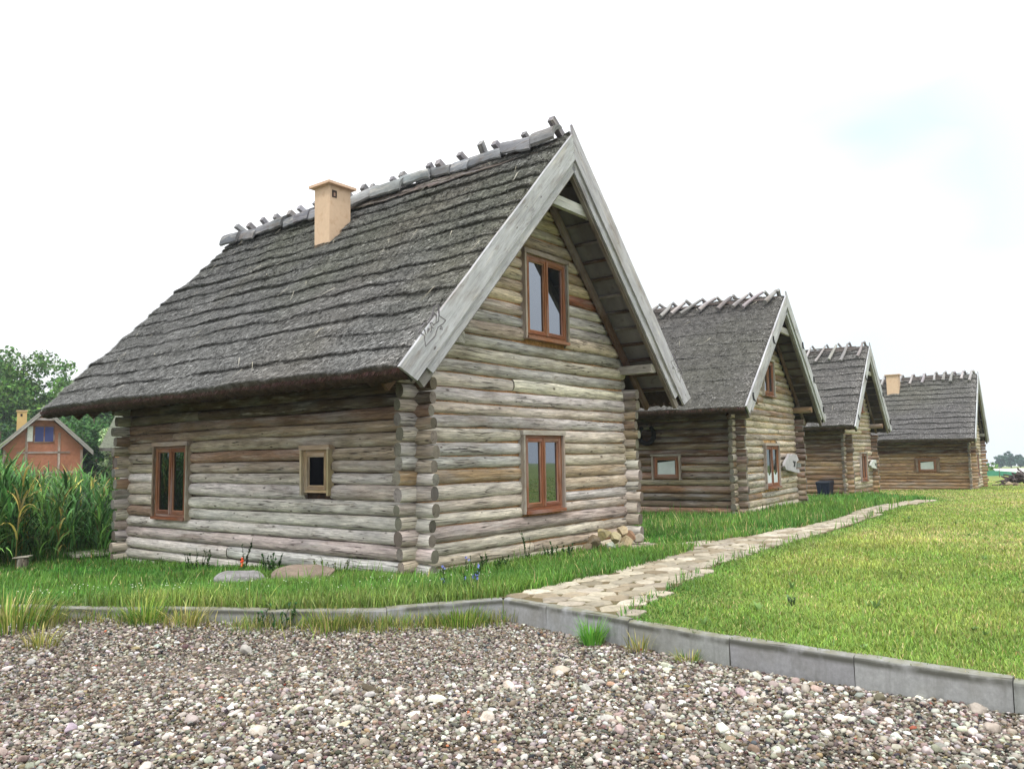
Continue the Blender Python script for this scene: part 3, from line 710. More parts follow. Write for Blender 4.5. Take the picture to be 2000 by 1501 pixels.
H1,R1=log_cabin('nearest thatched log cabin, with split log ridge caps and a peach chimney',dict(
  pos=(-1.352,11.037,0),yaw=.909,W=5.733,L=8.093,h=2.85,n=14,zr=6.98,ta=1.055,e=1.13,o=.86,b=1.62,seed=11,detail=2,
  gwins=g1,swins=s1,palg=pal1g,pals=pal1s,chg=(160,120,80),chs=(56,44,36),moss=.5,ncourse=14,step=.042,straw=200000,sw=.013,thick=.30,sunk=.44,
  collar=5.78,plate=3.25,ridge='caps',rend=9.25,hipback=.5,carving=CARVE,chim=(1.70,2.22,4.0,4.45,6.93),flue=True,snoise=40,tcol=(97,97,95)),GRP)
window(H1,'gable',2.317,3.492,.686,2.044,M_GLASS)
window(H1,'gable',2.44,3.73,3.56,5.09,M_GLASS,trimcol=(158,150,136))
window(H1,'side',5.753,6.988,.562,2.004,M_GLASS_D,trimcol=(168,150,130))
window(H1,'side',1.738,2.434,1.071,1.842,M_VOID,sashes=1,sill=False,head=.07,stain=(176,150,118),trimcol=(178,160,130))

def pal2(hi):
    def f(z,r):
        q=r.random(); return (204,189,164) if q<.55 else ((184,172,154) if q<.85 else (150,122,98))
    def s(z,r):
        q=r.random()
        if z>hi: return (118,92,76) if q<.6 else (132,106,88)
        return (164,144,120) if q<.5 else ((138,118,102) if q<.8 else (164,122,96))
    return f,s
a,bq=pal2(1.35)
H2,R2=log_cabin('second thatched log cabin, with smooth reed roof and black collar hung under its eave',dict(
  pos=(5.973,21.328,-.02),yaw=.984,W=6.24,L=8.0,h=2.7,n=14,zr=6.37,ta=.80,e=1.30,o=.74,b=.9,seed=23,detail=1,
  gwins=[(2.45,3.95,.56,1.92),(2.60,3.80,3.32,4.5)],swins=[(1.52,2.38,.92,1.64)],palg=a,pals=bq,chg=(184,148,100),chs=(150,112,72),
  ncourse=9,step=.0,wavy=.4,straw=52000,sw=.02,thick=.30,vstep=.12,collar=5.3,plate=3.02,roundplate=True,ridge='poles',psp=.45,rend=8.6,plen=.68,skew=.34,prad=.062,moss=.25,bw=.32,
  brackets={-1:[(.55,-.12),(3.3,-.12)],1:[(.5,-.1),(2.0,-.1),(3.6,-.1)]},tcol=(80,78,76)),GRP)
window(H2,'gable',2.45,3.95,.56,1.92,M_GLASS_D,curtain=(.72,1.0))
window(H2,'gable',2.60,3.80,3.32,4.5,M_GLASS)
window(H2,'side',1.52,2.38,.92,1.64,M_GLASS_D,sashes=1,sill=False,head=.06,stain=(150,104,76),curtain=(1,1.5))
a,bq=pal2(1.9)
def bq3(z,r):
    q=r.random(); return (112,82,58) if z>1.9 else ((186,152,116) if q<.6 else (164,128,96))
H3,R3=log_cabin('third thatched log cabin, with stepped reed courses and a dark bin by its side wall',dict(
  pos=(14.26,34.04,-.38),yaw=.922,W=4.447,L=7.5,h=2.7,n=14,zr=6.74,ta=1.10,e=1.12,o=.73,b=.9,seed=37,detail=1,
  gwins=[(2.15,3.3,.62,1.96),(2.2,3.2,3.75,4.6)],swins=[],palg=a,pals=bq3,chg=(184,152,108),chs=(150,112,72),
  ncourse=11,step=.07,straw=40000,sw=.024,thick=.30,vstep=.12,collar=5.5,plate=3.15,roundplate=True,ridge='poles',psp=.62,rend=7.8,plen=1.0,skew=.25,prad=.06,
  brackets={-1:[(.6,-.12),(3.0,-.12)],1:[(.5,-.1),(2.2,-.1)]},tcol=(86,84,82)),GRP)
window(H3,'gable',2.15,3.3,.62,1.96,M_GLASS_D)
window(H3,'gable',2.2,3.2,3.75,4.6,M_GLASS)
a,bq=pal2(1.9)
H4,R4=log_cabin('farthest thatched log cabin, end of the row with a peach chimney behind its pole ridge',dict(
  pos=(24.641,42.779,-.495),yaw=.955,W=5.80,L=9.0,h=2.52,n=14,zr=6.42,ta=.92,e=1.14,o=.40,b=.9,seed=51,detail=1,
  gwins=[(2.3,3.5,.6,1.9)],swins=[(1.45,2.7,.90,1.66)],palg=a,pals=bq3,chg=(184,152,108),chs=(150,112,72),
  ncourse=13,step=.07,straw=40000,sw=.03,thick=.30,vstep=.12,collar=5.3,plate=2.95,ridge='poles',psp=.52,rend=9.4,plen=.75,skew=.10,prad=.075,
  chim=(1.75,2.35,3.55,4.2,6.55),tcol=(84,82,81)),GRP)
window(H4,'gable',2.3,3.5,.6,1.9,M_GLASS_D)
window(H4,'side',1.45,2.7,.90,1.66,M_GLASS_D,sashes=1,sill=False,head=.06,trim=.18,stain=(150,104,76),trimcol=(120,96,76),curtain=(1,1.5))

# ------------------------------------------------------------------ ground, gravel, kerbs, path
PLX=[-.26,.19,1.02,2.16,2.89,3.75,5.0]; PLY=[8.14,8.77,9.81,11.52,12.91,14.45,15.95]
def gz(x, y):
    # gently falling field, dished round the nearest cabin
    x=np.asarray(x,float); y=np.asarray(y,float)
    ss=lambda q: np.clip(q,0,1)**2*(3-2*np.clip(q,0,1))
    d=.30*ss((y-8.4)/2.4)*(.36+.64*ss((-x-1.2)/6.0))*ss((np.interp(y,PLY,PLX)-x)/1.6)*ss((24-y)/6.0)*ss((x+30)/8.0)
    return 0.1-0.02*(np.maximum(y,0.0)-11.0)-d
KL=[(-.13,8.25),(-1.25,7.80),(-2.42,7.82),(-3.62,8.06),(-4.77,8.27),(-5.80,8.42)]
KR=[(-.13,8.25),(.29,7.76),(.96,6.93),(1.62,6.17),(2.28,5.49),(2.94,4.83),(3.64,4.12),(4.34,3.41),(5.04,2.70)]
KPOLY=np.array([(-3000.,420.),(-60.,16.),(-12.,9.2)]+KL[::-1][:-1]+KR+[(40.,-33.),(2500.,-2520.)])
QC=np.array([-.5,3.0])
def kerb_r(th):
    th=np.atleast_1d(th); o=np.full(th.shape,1e9); d=np.stack([np.cos(th),np.sin(th)],-1)
    for a,b in zip(KPOLY[:-1],KPOLY[1:]):
        e=b-a; w=a-QC; den=d[:,0]*e[1]-d[:,1]*e[0]
        den=np.where(np.abs(den)<1e-12,1e-12,den)
        t=(w[0]*e[1]-w[1]*e[0])/den; s=(w[0]*d[:,1]-w[1]*d[:,0])/den
        ok=(t>0)&(s>=-1e-9)&(s<=1+1e-9); o=np.where(ok&(t<o),t,o)
    return o
TH0,TH1=math.radians(-44.0),math.radians(171.0)
def behind_kerb(x,y,m=0.0):
    dx,dy=x-QC[0],y-QC[1]; th=np.arctan2(dy,dx); th=np.where(th<-2.0,th+2*np.pi,th)
    return (th>TH0)&(th<TH1)&(np.hypot(dx,dy)>kerb_r(th)+m)
def inpoly(x,y,poly):
    c=np.zeros(np.shape(x),bool); p=np.asarray(poly)
    for (x0,y0),(x1,y1) in zip(p,np.roll(p,-1,0)):
        if y0==y1: continue
        c^=((y0>y)!=(y1>y))&(x<(x1-x0)*(y-y0)/(y1-y0)+x0)
    return c

mt=NT('turf_soil'); p=mt.n('ShaderNodeTexCoord').outputs['Object']
c=mt.mix(mt.rng(mt.noise(p,.35,4),.38,.62,0,1),tuple(lin((112,130,58))),tuple(lin((136,144,70))))
c=mt.mix(mt.rng(mt.noise(p,6,6,.65),.4,.7,0,.75),c,tuple(lin((74,84,40))))
c=mt.mix(mt.rng(mt.noise(p,1.3,4),.58,.72,0,.6),c,tuple(lin((128,120,78))))
M_TURF=mt.out(c,.95,mt.noise(p,22,4),.6,.03)
mt=NT('gravel_bed'); p=mt.n('ShaderNodeTexCoord').outputs['Object']
v=mt.n('ShaderNodeTexVoronoi',{'Vector':p,'Scale':42}); v2=mt.n('ShaderNodeTexVoronoi',{'Vector':p,'Scale':19})
g=mt.n('ShaderNodeSeparateColor',{0:v.outputs['Color']}).outputs[0]
c=mt.mix(g,tuple(lin((54,48,42))),tuple(lin((122,112,102))))
c=mt.mix(mt.rng(v.outputs['Distance'],.35,.7,0,.8),c,tuple(lin((72,64,56))))
M_GRAVEL=mt.out(c,.9,mt.math('SUBTRACT',1.0,v.outputs['Distance']),.8,.012)
mt=NT('path_sand'); p=mt.n('ShaderNodeTexCoord').outputs['Object']
c=mt.mix(mt.rng(mt.noise(p,9,5),.4,.65,0,1),tuple(lin((104,90,66))),tuple(lin((84,82,54))))
M_SAND=mt.out(c,.95,mt.noise(p,40,4),.5,.01)

th=np.linspace(TH0,TH1,420); rk=kerb_r(th)
gm=MB(); rads=np.concatenate([[0.05],np.geomspace(.25,90,46),[160,300,450,600,780]])
R=np.minimum(rk[:,None],60+rads[None])+rads[None]; R=np.minimum(R,840)
X=QC[0]+np.cos(th)[:,None]*R; Y=QC[1]+np.sin(th)[:,None]*R
bump=.018*noise2(X,Y,3,1.4)*np.clip(rads/1.0,0,1)[None]*(R<60)
V=np.stack([X,Y,gz(X,Y)+bump-.012],-1); V=np.concatenate([V[:,:1]-np.array([0,0,.5]),V],1); i=np.arange(V.shape[0]*V.shape[1]).reshape(V.shape[:2])
gm.add(V.reshape(-1,3),np.stack([i[:-1,:-1],i[:-1,1:],i[1:,1:],i[1:,:-1]],-1).reshape(-1,4))
tag(gm.build('grass_ground',M_TURF),'ground under the mown lawn and long grass','ground',kind='structure')
th=np.linspace(TH0,TH0+2*np.pi,260); rk=np.where(th<=TH1,kerb_r(th)+1.2,780.); rk=np.minimum(rk,780)
fr=np.concatenate([[0],np.geomspace(.02,1,26)])
rr=np.where(rk[:,None]>200,np.concatenate([[0],np.geomspace(.4,780,26)])[None],rk[:,None]*fr[None])
X=QC[0]+np.cos(th)[:,None]*rr; Y=QC[1]+np.sin(th)[:,None]*rr
def gravz(x,y): return gz(x,y)-.215+.03*noise2(x,y,8,1.1)+.085*np.clip((-x+.1)/1.5,0,1)*np.clip((y-6.4)/1.2,0,1)
V=np.stack([X,Y,np.where(np.hypot(X,Y)<40,gravz(X,Y),gz(X,Y)-.2)],-1); i=np.arange(V.shape[0]*V.shape[1]).reshape(V.shape[:2])
gm=MB(); gm.add(V.reshape(-1,3),np.stack([i[:-1,:-1],i[:-1,1:],i[1:,1:],i[1:,:-1]],-1).reshape(-1,4))
tag(gm.build('gravel_ground',M_GRAVEL),'pebble gravel yard in front of the kerb','gravel yard',kind='structure')

# kerb stones, one by one
def kerb(a,b,label,dz=0.0,lean=0.0):
    a=np.array(a,float);b=np.array(b,float); L_=np.linalg.norm(b-a); d=(b-a)/L_; nrm=np.array([-d[1],d[0]])
    if nrm@(QC-a)>0: nrm=-nrm           # nrm points to the lawn
    a=a+d*.004; b=b-d*.004
    prof=[(0,-.32),(0,-.028),(.006,-.012),(.018,-.003),(.035,0),(.078,0),(.08,-.003),(.08,-.32)]
    ns=8; mb=MB(); V=[]; UV=[]
    for k in range(ns):
        s=k/(ns-1); p=a+(b-a)*s; z=gz(p[0],p[1])+.012+dz
        chip=[0,.012][RNG.random()<.12] 
        for q,(w,zz) in enumerate(prof):
            w2=w+RNG.normal(0,.0015)+(chip if q in(1,2) else 0)+lean*zz; V.append((p[0]+nrm[0]*w2,p[1]+nrm[1]*w2,z+zz+RNG.normal(0,.0012)))
            UV.append((s*L_,w+zz,0))
    m_=len(prof); I=np.arange(ns*m_).reshape(ns,m_)
    F=np.stack([I[:-1,:-1],I[:-1,1:],I[1:,1:],I[1:,:-1]],-1).reshape(-1,4)
    V=np.array(V); off=RNG.uniform(0,9,3)
    mb.add(V,F,np.array(UV),jit((152,153,153),6,2),0,False)
    for e in (0,ns-1):
        idx=I[e]; mb.add(V[idx],np.array([[0,1,k,k+1] for k in (2,4)]+[[0,1,6,7]])[2:] if False else np.array([[0,1,6,7],[1,2,5,6],[2,3,4,5]]),np.full((m_,3),-1.),lin((110,110,106)),0,False)
    tag(mb.build('kerb_stone',M_KERB),label,'kerb stone','concrete kerb stones edging the gravel')
mt=NT('kerb_concrete_stained'); p=mt.n('ShaderNodeTexCoord').outputs['Object']; t=mt.attr('tint').outputs['Color']
c=mt.mix(1.0,t,mt.gray(mt.rng(mt.noise(p,26,6,.65),.3,.7,.80,1.12)),'MULTIPLY')
c=mt.mix(mt.rng(mt.noise(p,2.2,4),.5,.72,0,.55),c,tuple(lin((112,110,98))))
uvz=mt.attr('uvw').outputs['Vector']; uvz_y=mt.n('ShaderNodeSeparateXYZ',{0:uvz}).outputs[1]
sz=mt.n('ShaderNodeSeparateXYZ',{0:p})
c=mt.mix(mt.rng(mt.noise(mt.n('ShaderNodeMapping',{0:p,'Scale':(1,1,.12)}).outputs[0],7,5,.7),.50,.68,0,.45),c,tuple(lin((104,104,100))))
mossy=mt.math('MULTIPLY',mt.rng(uvz_y,-.022,.0,0,1),mt.rng(mt.noise(p,6,4),.35,.6,.2,.85))
c=mt.mix(mossy,c,tuple(lin((112,110,88))))
dirt=mt.math('MULTIPLY',mt.math('MULTIPLY',mt.rng(uvz_y,-.075,-.045,0,1),mt.rng(uvz_y,-.02,-.005,1,0)),mt.rng(mt.noise(p,3,4),.36,.52,0,.9))
c=mt.mix(dirt,c,tuple(lin((78,78,70))))
M_KERB=mt.out(c,.9,mt.noise(p,70,4),.3,.003)
KLAB=['kerb stone that starts the left run, beside the stone path corner','grass draped kerb stone of the left run below the wooden cabin corner','kerb stone of the left run under the dark leafy weed','kerb stone of the left run half hidden by dry grass','leftmost visible kerb stone beside the big dry tuft','kerb stone buried in tall grass past the left frame edge']
for k,(a,b) in enumerate(zip(KL[:-1],KL[1:])): kerb(a,b,KLAB[k],-.012*(k%2))
KLAB=['short corner kerb stone where the two kerb runs meet','kerb stone at the foot of the path with a bright green tuft in front','kerb stone where the path gives way to lawn','cracked kerb stone with chipped top, third along the lawn','long clean kerb stone in front of the lawn near the right edge','kerb stone cut off by the right edge of the photo','kerb stone beyond the right frame edge','farther kerb stone beyond the right frame edge']
for k,(a,b) in enumerate(zip(KR[:-1],KR[1:])): kerb(a,b,KLAB[k],.006*((k+1)%3)-.004,(.0,.03,.0,-.05)[k%4]*1.0)

# stone path
PL=[(-.26,8.14),(.19,8.77),(1.02,9.81),(2.16,11.52),(2.89,12.91),(3.75,14.45),(5.0,15.95),(7.43,18.95),(9.5,22.4),(11.48,25.7),(15.2,30.2)]
PR=[(.86,6.86),(1.4,8.1),(2.0,9.3),(2.84,11.02),(4.04,12.78),(5.83,15.31),(7.4,17.6),(8.95,20.06),(10.6,22.9),(12.6,25.9),(16.0,29.9)]
PATH=np.array(PL+PR[::-1]); BR=np.array([(2.85,12.9),(3.8,14.5),(2.5,15.4),(.7,17.0),(-.2,16.2),(2.15,14.1)])
def path_sheet():
    mb=MB()
    def rs(P,n):
        P=np.array(P);s=np.concatenate([[0],np.cumsum(np.linalg.norm(np.diff(P,axis=0),axis=1))]);t=np.linspace(0,s[-1],n);return np.stack([np.interp(t,s,P[:,0]),np.interp(t,s,P[:,1])],1)
    A_,B_=rs(PL,60),rs(PR,60); f=np.linspace(0,1,8)
    G=A_[:,None]*(1-f)[None,:,None]+B_[:,None]*f[None,:,None]
    def put(G,dz):
        dx_,dy_=G[...,0]-QC[0],G[...,1]-QC[1]; tt=np.arctan2(dy_,dx_); kk_=kerb_r(tt.ravel()).reshape(tt.shape)+.085; ra=np.hypot(dx_,dy_); rn=np.maximum(ra,kk_)
        G=np.stack([QC[0]+np.cos(tt)*rn,QC[1]+np.sin(tt)*rn],-1)
        V=np.concatenate([G,(gz(G[...,0],G[...,1])+dz)[...,None]],-1); i=np.arange(G.shape[0]*G.shape[1]).reshape(G.shape[:2])
        mb.add(V.reshape(-1,3),np.stack([i[:-1,:-1],i[:-1,1:],i[1:,1:],i[1:,:-1]],-1).reshape(-1,4),None,(1,1,1),0)
    put(G,.012)
    a,b=rs(BR[[1,2,3]],12),rs(BR[[0,5,4]],12); put(a[:,None]*(1-f)[None,:,None]+b[:,None]*f[None,:,None],.008)
    # crazy-paving slabs
    s=.30; nx,ny=90,110; 
    # jittered hexagon corner lattice
    def corner(i,j,k):
        r=np.random.default_rng((i*7919+j*104729+k*31+5)&0xffffffff); 
        x=(i+(j%2)*.5)*s*1.15; y=j*s*.80
        q=[(0,-.53),(.0,.53)][k]; return np.array([x+q[0]*s+r.normal(0,.055),y+q[1]*s*.62+r.normal(0,.05)])
    ca,sa=math.cos(math.radians(56)),math.sin(math.radians(56)); org=np.array([-3.,6.0])
    for j in range(-70,70):
        for i in range(-8,110):
            x=(i+(j%2)*.5)*s*1.15; y=j*s*.80; wx,wy=org[0]+x*ca-y*sa,org[1]+x*sa+y*ca
            if not (5<wy<32 and -2<wx<17): continue
            if not (inpoly(np.array([wx]),np.array([wy]),PATH)[0] or inpoly(np.array([wx]),np.array([wy]),BR)[0]): continue
            if not behind_kerb(np.array([wx]),np.array([wy]),.10)[0]: continue
            o_=j%2
            cs=[corner(i,j,0),corner(i+o_,j-1,1),corner(i+1-0,j,0) if False else None]
            ctr=np.array([x,y]); pts=[]
            rl=np.random.default_rng((i*131+j*977)&0xffffffff)
            na=int(rl.integers(5,8)); a0=rl.uniform(0,6.28)
            for k in range(na):
                a=a0+2*np.pi*k/na+rl.normal(0,.13); rad=s*(.60+rl.normal(0,.07)); pts.append(ctr+np.array([math.cos(a)*rad*1.08,math.sin(a)*rad*.80]))
            pts=np.array(pts); wp=np.stack([org[0]+pts[:,0]*ca-pts[:,1]*sa,org[1]+pts[:,0]*sa+pts[:,1]*ca],1)
            dx_,dy_=wp[:,0]-QC[0],wp[:,1]-QC[1]; tt=np.arctan2(dy_,dx_); kk_=kerb_r(tt)+.10; ra=np.hypot(dx_,dy_); rn=np.where(ra<kk_,kk_,ra)
            wp=QC+np.stack([np.cos(tt)*rn,np.sin(tt)*rn],1)
            h=.016+rl.uniform(0,.010); tz=rl.normal(0,.008,2); c0=wp.mean(0)
            zt=gz(wp[:,0],wp[:,1])+h+(wp-c0)@tz
            inner=c0+(wp-c0)*.88
            V=np.concatenate([[[*c0,gz(*c0)+h+.006]],np.concatenate([inner,(zt+.004)[:,None]],1),np.concatenate([wp,(zt-.007)[:,None]],1),np.concatenate([wp,(zt-.05)[:,None]],1)])
            k=np.arange(na); k2=(k+1)%na
            T=np.stack([0*k,1+k,1+k2],1); Q=np.concatenate([np.stack([1+k,1+na+k,1+na+k2,1+k2],1),np.stack([1+na+k,1+2*na+k,1+2*na+k2,1+na+k2],1)])
            cc=[(158,149,130),(148,140,123),(170,161,144),(140,128,108),(156,147,133)][int(rl.integers(0,5))]
            mb.add(V,[T,Q],V*1.0+rl.uniform(0,20,3),lin(np.array(cc)+rl.normal(0,9)),1,False)
    tag(mb.build('path',[M_SAND,M_STONE]),'crazy paved path of flat tan stones','path',kind='structure')
path_sheet()

# gravel pebbles
def pebbles():
    mb=MB()
    for kind,(N,sub) in enumerate(((165000,0),(9000,1),(1100,2))):
        base,F=ico(sub); nv=len(base)
        vs=[]
        for q in range(10):
            b=base*(1+RNG.normal(0,.10,(nv,1))); 
            for _ in range(3 if kind==0 else 8):
                n_=norm(RNG.normal(size=3)); e=b@n_-RNG.uniform(.6,.85); b=b-np.where(e>0,e,0)[:,None]*n_*.9
            vs.append(b)
        vs=np.array(vs)
        # even-ish cover of the yard in view, a little denser to the front
        x=RNG.uniform(-8.5,6.5,N*3); y=3.0+RNG.uniform(0,1,N*3)**1.0*5.5
        keep=(~behind_kerb(x,y,-.012))&(np.abs(x)<(y*.70+2.2))
        x,y=x[keep][:N],y[keep][:N]; n=len(x)
        if kind==0: r=np.clip(RNG.lognormal(math.log(.0088),.42,n),.004,.020)
        elif kind==1: r=np.clip(RNG.lognormal(math.log(.0165),.28,n),.012,.032)
        else:
            r=np.clip(RNG.lognormal(math.log(.028),.27,n),.021,.056)
        cl=noise2(x,y,55,1.3)
        if kind>0:
            k=RNG.random(n)<np.clip(-.05+.9*cl+.75*np.exp(-((x+1.9)**2+(y-5.2)**2)/1.3)+.55*np.exp(-((x-1.4)**2+(y-5.2)**2)/.8),.05,1)*(1-.6*np.clip((y-6.6)/1.2,0,1)); x,y,r,cl=x[k],y[k],r[k],cl[k]; n=len(x)
        sc=r[:,None]*np.stack([RNG.uniform(.9,1.5,n),RNG.uniform(.75,1.15,n),RNG.uniform(.5,.9,n)],1)
        a=RNG.uniform(0,6.28,n); ti=RNG.normal(0,.35,n)
        V=vs[RNG.integers(0,10,n)]*sc[:,None]
        V=np.stack([V[...,0]*np.cos(ti)[:,None]-V[...,2]*np.sin(ti)[:,None],V[...,1],V[...,0]*np.sin(ti)[:,None]+V[...,2]*np.cos(ti)[:,None]],-1)
        V=np.stack([V[...,0]*np.cos(a)[:,None]-V[...,1]*np.sin(a)[:,None],V[...,0]*np.sin(a)[:,None]+V[...,1]*np.cos(a)[:,None],V[...,2]],-1)
        z=gravz(x,y)+sc[:,2]*.55+RNG.uniform(0,.006,n)
        V=V+np.stack([x,y,z],1)[:,None]
        pal=np.array([(166,158,148),(138,128,116),(114,105,95),(186,181,172),(208,205,198),(140,124,110),(132,116,94),(90,85,80),(66,65,68),(160,142,128),(172,96,74),(186,164,132)],float)
        pr=np.array([.17,.20,.17,.12,.05,.08,.08,.08,.035,.03,.002,.006]) if kind<1 else np.array([.24,.10,.05,.32,.20,.02,.02,.02 if kind<2 else .0,.015 if kind<2 else .0,.02,.004,.008])
        ci=RNG.choice(12,n,p=pr/pr.sum()); C=lin(np.clip(pal[ci]*(.84 if kind<1 else .95)*np.array((.99,.985,.975))+RNG.normal(0,19,(n,1))+RNG.normal(0,4,(n,3)),15,240))
        fi=(F[None]+(np.arange(n)*nv)[:,None,None]).reshape(-1,3)
        mb.add(V.reshape(-1,3),fi,None,np.repeat(C,nv,0),0,True)
    tag(mb.build('pebbles',M_PEB),'loose mixed grey, white and pink brown pebbles','pebbles',kind='stuff')
pebbles()

# ------------------------------------------------------------------ grass
CABINS=[((-1.352,11.037),.909,5.733,8.093),((5.973,21.328),.984,6.24,8.0),((14.26,34.04),.922,4.447,7.5),((24.641,42.779),.955,5.8,9.0)]
def in_cabin(x,y,m=.05):
    o=np.zeros(x.shape,bool)
    for (cx,cy),w,W_,L_ in CABINS:
        c0,s0=math.cos(w),math.sin(w); u=(x-cx)*c0+(y-cy)*s0; v=-(x-cx)*s0+(y-cy)*c0
        o|=(u>-m)&(u<W_+m)&(v>-m)&(v<L_+m)
    return o
def cabin_dist(x,y):
    d=np.full(x.shape,99.)
    for (cx,cy),w,W_,L_ in CABINS:
        c0,s0=math.cos(w),math.sin(w); u=(x-cx)*c0+(y-cy)*s0; v=-(x-cx)*s0+(y-cy)*c0
        d=np.minimum(d,np.hypot(np.maximum(np.maximum(-u,u-W_),0),np.maximum(np.maximum(-v,v-L_),0)))
    return d
LAWN_EDGE=np.array(PR)
def right_of_path(x,y):
    return x>np.interp(y,LAWN_EDGE[:,1],LAWN_EDGE[:,0])
def grass():
    mb=MB(); N=720000; No=150000
    r=np.exp(RNG.uniform(math.log(4.4),math.log(75),N)); th=np.concatenate([RNG.uniform(math.radians(-37),math.radians(37),N-No),RNG.uniform(math.radians(37),math.radians(62),No)*np.sign(RNG.normal(size=No))])
    x=r*np.sin(th); y=r*np.cos(th)
    k=behind_kerb(x,y,.05+.02*RNG.normal(size=N)); x,y,r=x[k],y[k],r[k]
    e=.07*RNG.normal(size=len(x))
    k=~(inpoly(x+e,y+e*.6,PATH)|inpoly(x+e,y-e,BR))&~in_cabin(x,y); x,y,r=x[k],y[k],r[k]
    n=len(x); lawn=right_of_path(x,y); dc=cabin_dist(x,y)
    pn=noise2(x,y,90,.75); pf=noise2(x,y,91,2.6); pd=noise2(x,y,92,.5)
    h=np.where(lawn,.030+.028*np.clip(pn+.4,0,1.4)+.018*pf,.13+.05*pn+.04*pf)+RNG.uniform(0,.04,n)
    h=np.where(~lawn&(dc<1.1)&(r<18),h*.55+.05*RNG.random(n),h)
    h=np.where(~lawn&(r>18),h*1.35+.05,h)
    tall=RNG.random(n)<.015; h=np.where(tall,h*1.9,h); h=np.clip(h,.03,.55)
    w=(.0025+.0009*r)*RNG.uniform(.6,1.3,n)
    d=RNG.normal(size=(n,2)); d/=np.linalg.norm(d,axis=1)[:,None]
    dr=np.where(lawn,RNG.uniform(.3,1.6,n),RNG.uniform(.15,1.25,n))
    deep=np.array((74,124,50.)); mid=np.array((120,150,68.)); yel=np.array((160,170,88.)); straw=np.array((188,174,122.))
    f=np.clip(.5+.55*pn+.35*pf,0,1)[:,None]
    cl=mid*(1-f)+yel*f; pe=noise2(x,y,93,1.4); st=(RNG.random(n)<np.clip(.18+.32*pd+.35*np.clip(pe-.2,0,1),.04,.6))[:,None]; cl=np.where(st,straw,cl)
    edge=np.clip((np.interp(y,LAWN_EDGE[:,1],LAWN_EDGE[:,0])+.8-x)/.8,0,1)[:,None]*lawn[:,None]; cl=cl*(1-.6*edge)+deep*.6*edge
    ca=deep*(1-.75*f)+mid*.75*f; st2=(RNG.random(n)<np.clip(.05+.12*pd,.02,.2))[:,None]; ca=np.where(st2,straw,ca)
    # dry grass along the left kerb
    ky=np.clip((8.75-y+.15*pf)/.7,0,1)[:,None]*(~lawn)[:,None]*(x<.2)[:,None]; dry=np.where((RNG.random(n)<.20)[:,None],straw,yel*.9); ca=ca*(1-.55*ky)+dry*.55*ky
    C=np.where(lawn[:,None],cl,ca); C=lin(np.clip(C*RNG.uniform(.78,1.2,(n,1))+RNG.normal(0,5,(n,3)),10,230))
    near=r<16
    for q,ns in ((near,3),(~near,2)):
        strips(mb,np.stack([x,y,gz(x,y)-.015],1)[q],d[q],h[q],w[q],dr[q],C[q]*.92,ns,0,C[q]*1.08)
    tag(mb.build('grass',M_GRASS),'mown yellow green lawn and longer deep green grass round the cabins','grass',kind='stuff')
grass()
def tuft(name,label,cat,x,y,n,h,spread,cols,wd=.009,z=None,group=None,droop=(.2,1.5)):
    mb=MB(); a=RNG.uniform(0,6.28,n); rr=spread*np.sqrt(RNG.random(n)); d=np.stack([np.cos(a),np.sin(a)],1)
    bx,by=x+d[:,0]*rr,y+d[:,1]*rr*.7; zz=(gravz(bx,by) if z is None else np.full(n,z))-.01
    C=lin(np.clip(np.array(cols,float)[RNG.integers(0,len(cols),n)]*RNG.uniform(.75,1.2,(n,1)),10,235))
    strips(mb,np.stack([bx,by,zz],1),d,h*RNG.uniform(.5,1.15,n),wd*RNG.uniform(.6,1.3,n),RNG.uniform(*droop,n),C,4)
    return tag(mb.build(name,M_GRASS),label,cat,group)
G_=[(84,128,48),(120,150,58),(150,160,80)]; D_=[(176,166,100),(190,178,120),(140,140,66),(120,136,60)]
tuft('grass_tuft','big tangled dry grass tuft at the left frame edge above the gravel','grass tuft',-4.9,7.78,620,.40,.55,D_+G_+G_,.010,droop=(.3,2.0))
tuft('grass_tuft','pale sprawling dry tuft in front of the left kerb under the side window','grass tuft',-3.15,7.72,130,.24,.24,D_,.008)
tuft('grass_tuft','bushy green tuft hanging over the left kerb, beside the dry one','grass tuft',-3.62,7.85,220,.30,.25,G_,.009)
tuft('grass_tuft','yellowish tuft between the dark leafy weed and the kerb corner','grass tuft',-1.75,7.68,200,.26,.3,D_+G_,.008)
tuft('grass_tuft','dense green grass hanging over the kerb next to its corner','grass tuft',-.55,7.92,300,.24,.32,G_+[(88,110,50)],.009)
tuft('grass_tuft','bright green tuft in the gravel at the foot of the path kerb','grass tuft',.66,7.05,170,.26,.11,[(96,160,60),(120,172,70)],.009)
tuft('grass_tuft','thin dry tuft against the kerb right of the bright green tuft','grass tuft',1.02,6.72,60,.20,.12,D_,.007)
tuft('grass_tuft','small yellow tuft in the gravel below the third kerb stone','grass tuft',1.33,6.30,70,.14,.12,D_+G_,.007)
tuft('grass_tuft','low straw coloured tuft standing apart on the gravel at far left','grass tuft',-4.15,7.05,110,.22,.16,D_,.007)
mb=MB(); n=6500; x=RNG.uniform(-5.6,.1,n); ky=np.interp(x,[p[0] for p in KL[::-1]],[p[1] for p in KL[::-1]]); y=ky-np.abs(RNG.normal(0,.19,n))-.02
d=RNG.normal(size=(n,2)); d/=np.linalg.norm(d,axis=1)[:,None]; k=RNG.random(n)<np.clip(.45+.7*noise2(x,0*x,4,2.5),.05,1); x,y,d=x[k],y[k],d[k]; n=len(x)
strips(mb,np.stack([x,y,gravz(x,y)-.01],1),d,RNG.uniform(.05,.22,n),.007*RNG.uniform(.6,1.3,n),RNG.uniform(.2,1.5,n),lin(np.array(D_+G_,float)[RNG.integers(0,7,n)]*RNG.uniform(.7,1.1,(n,1))),3)
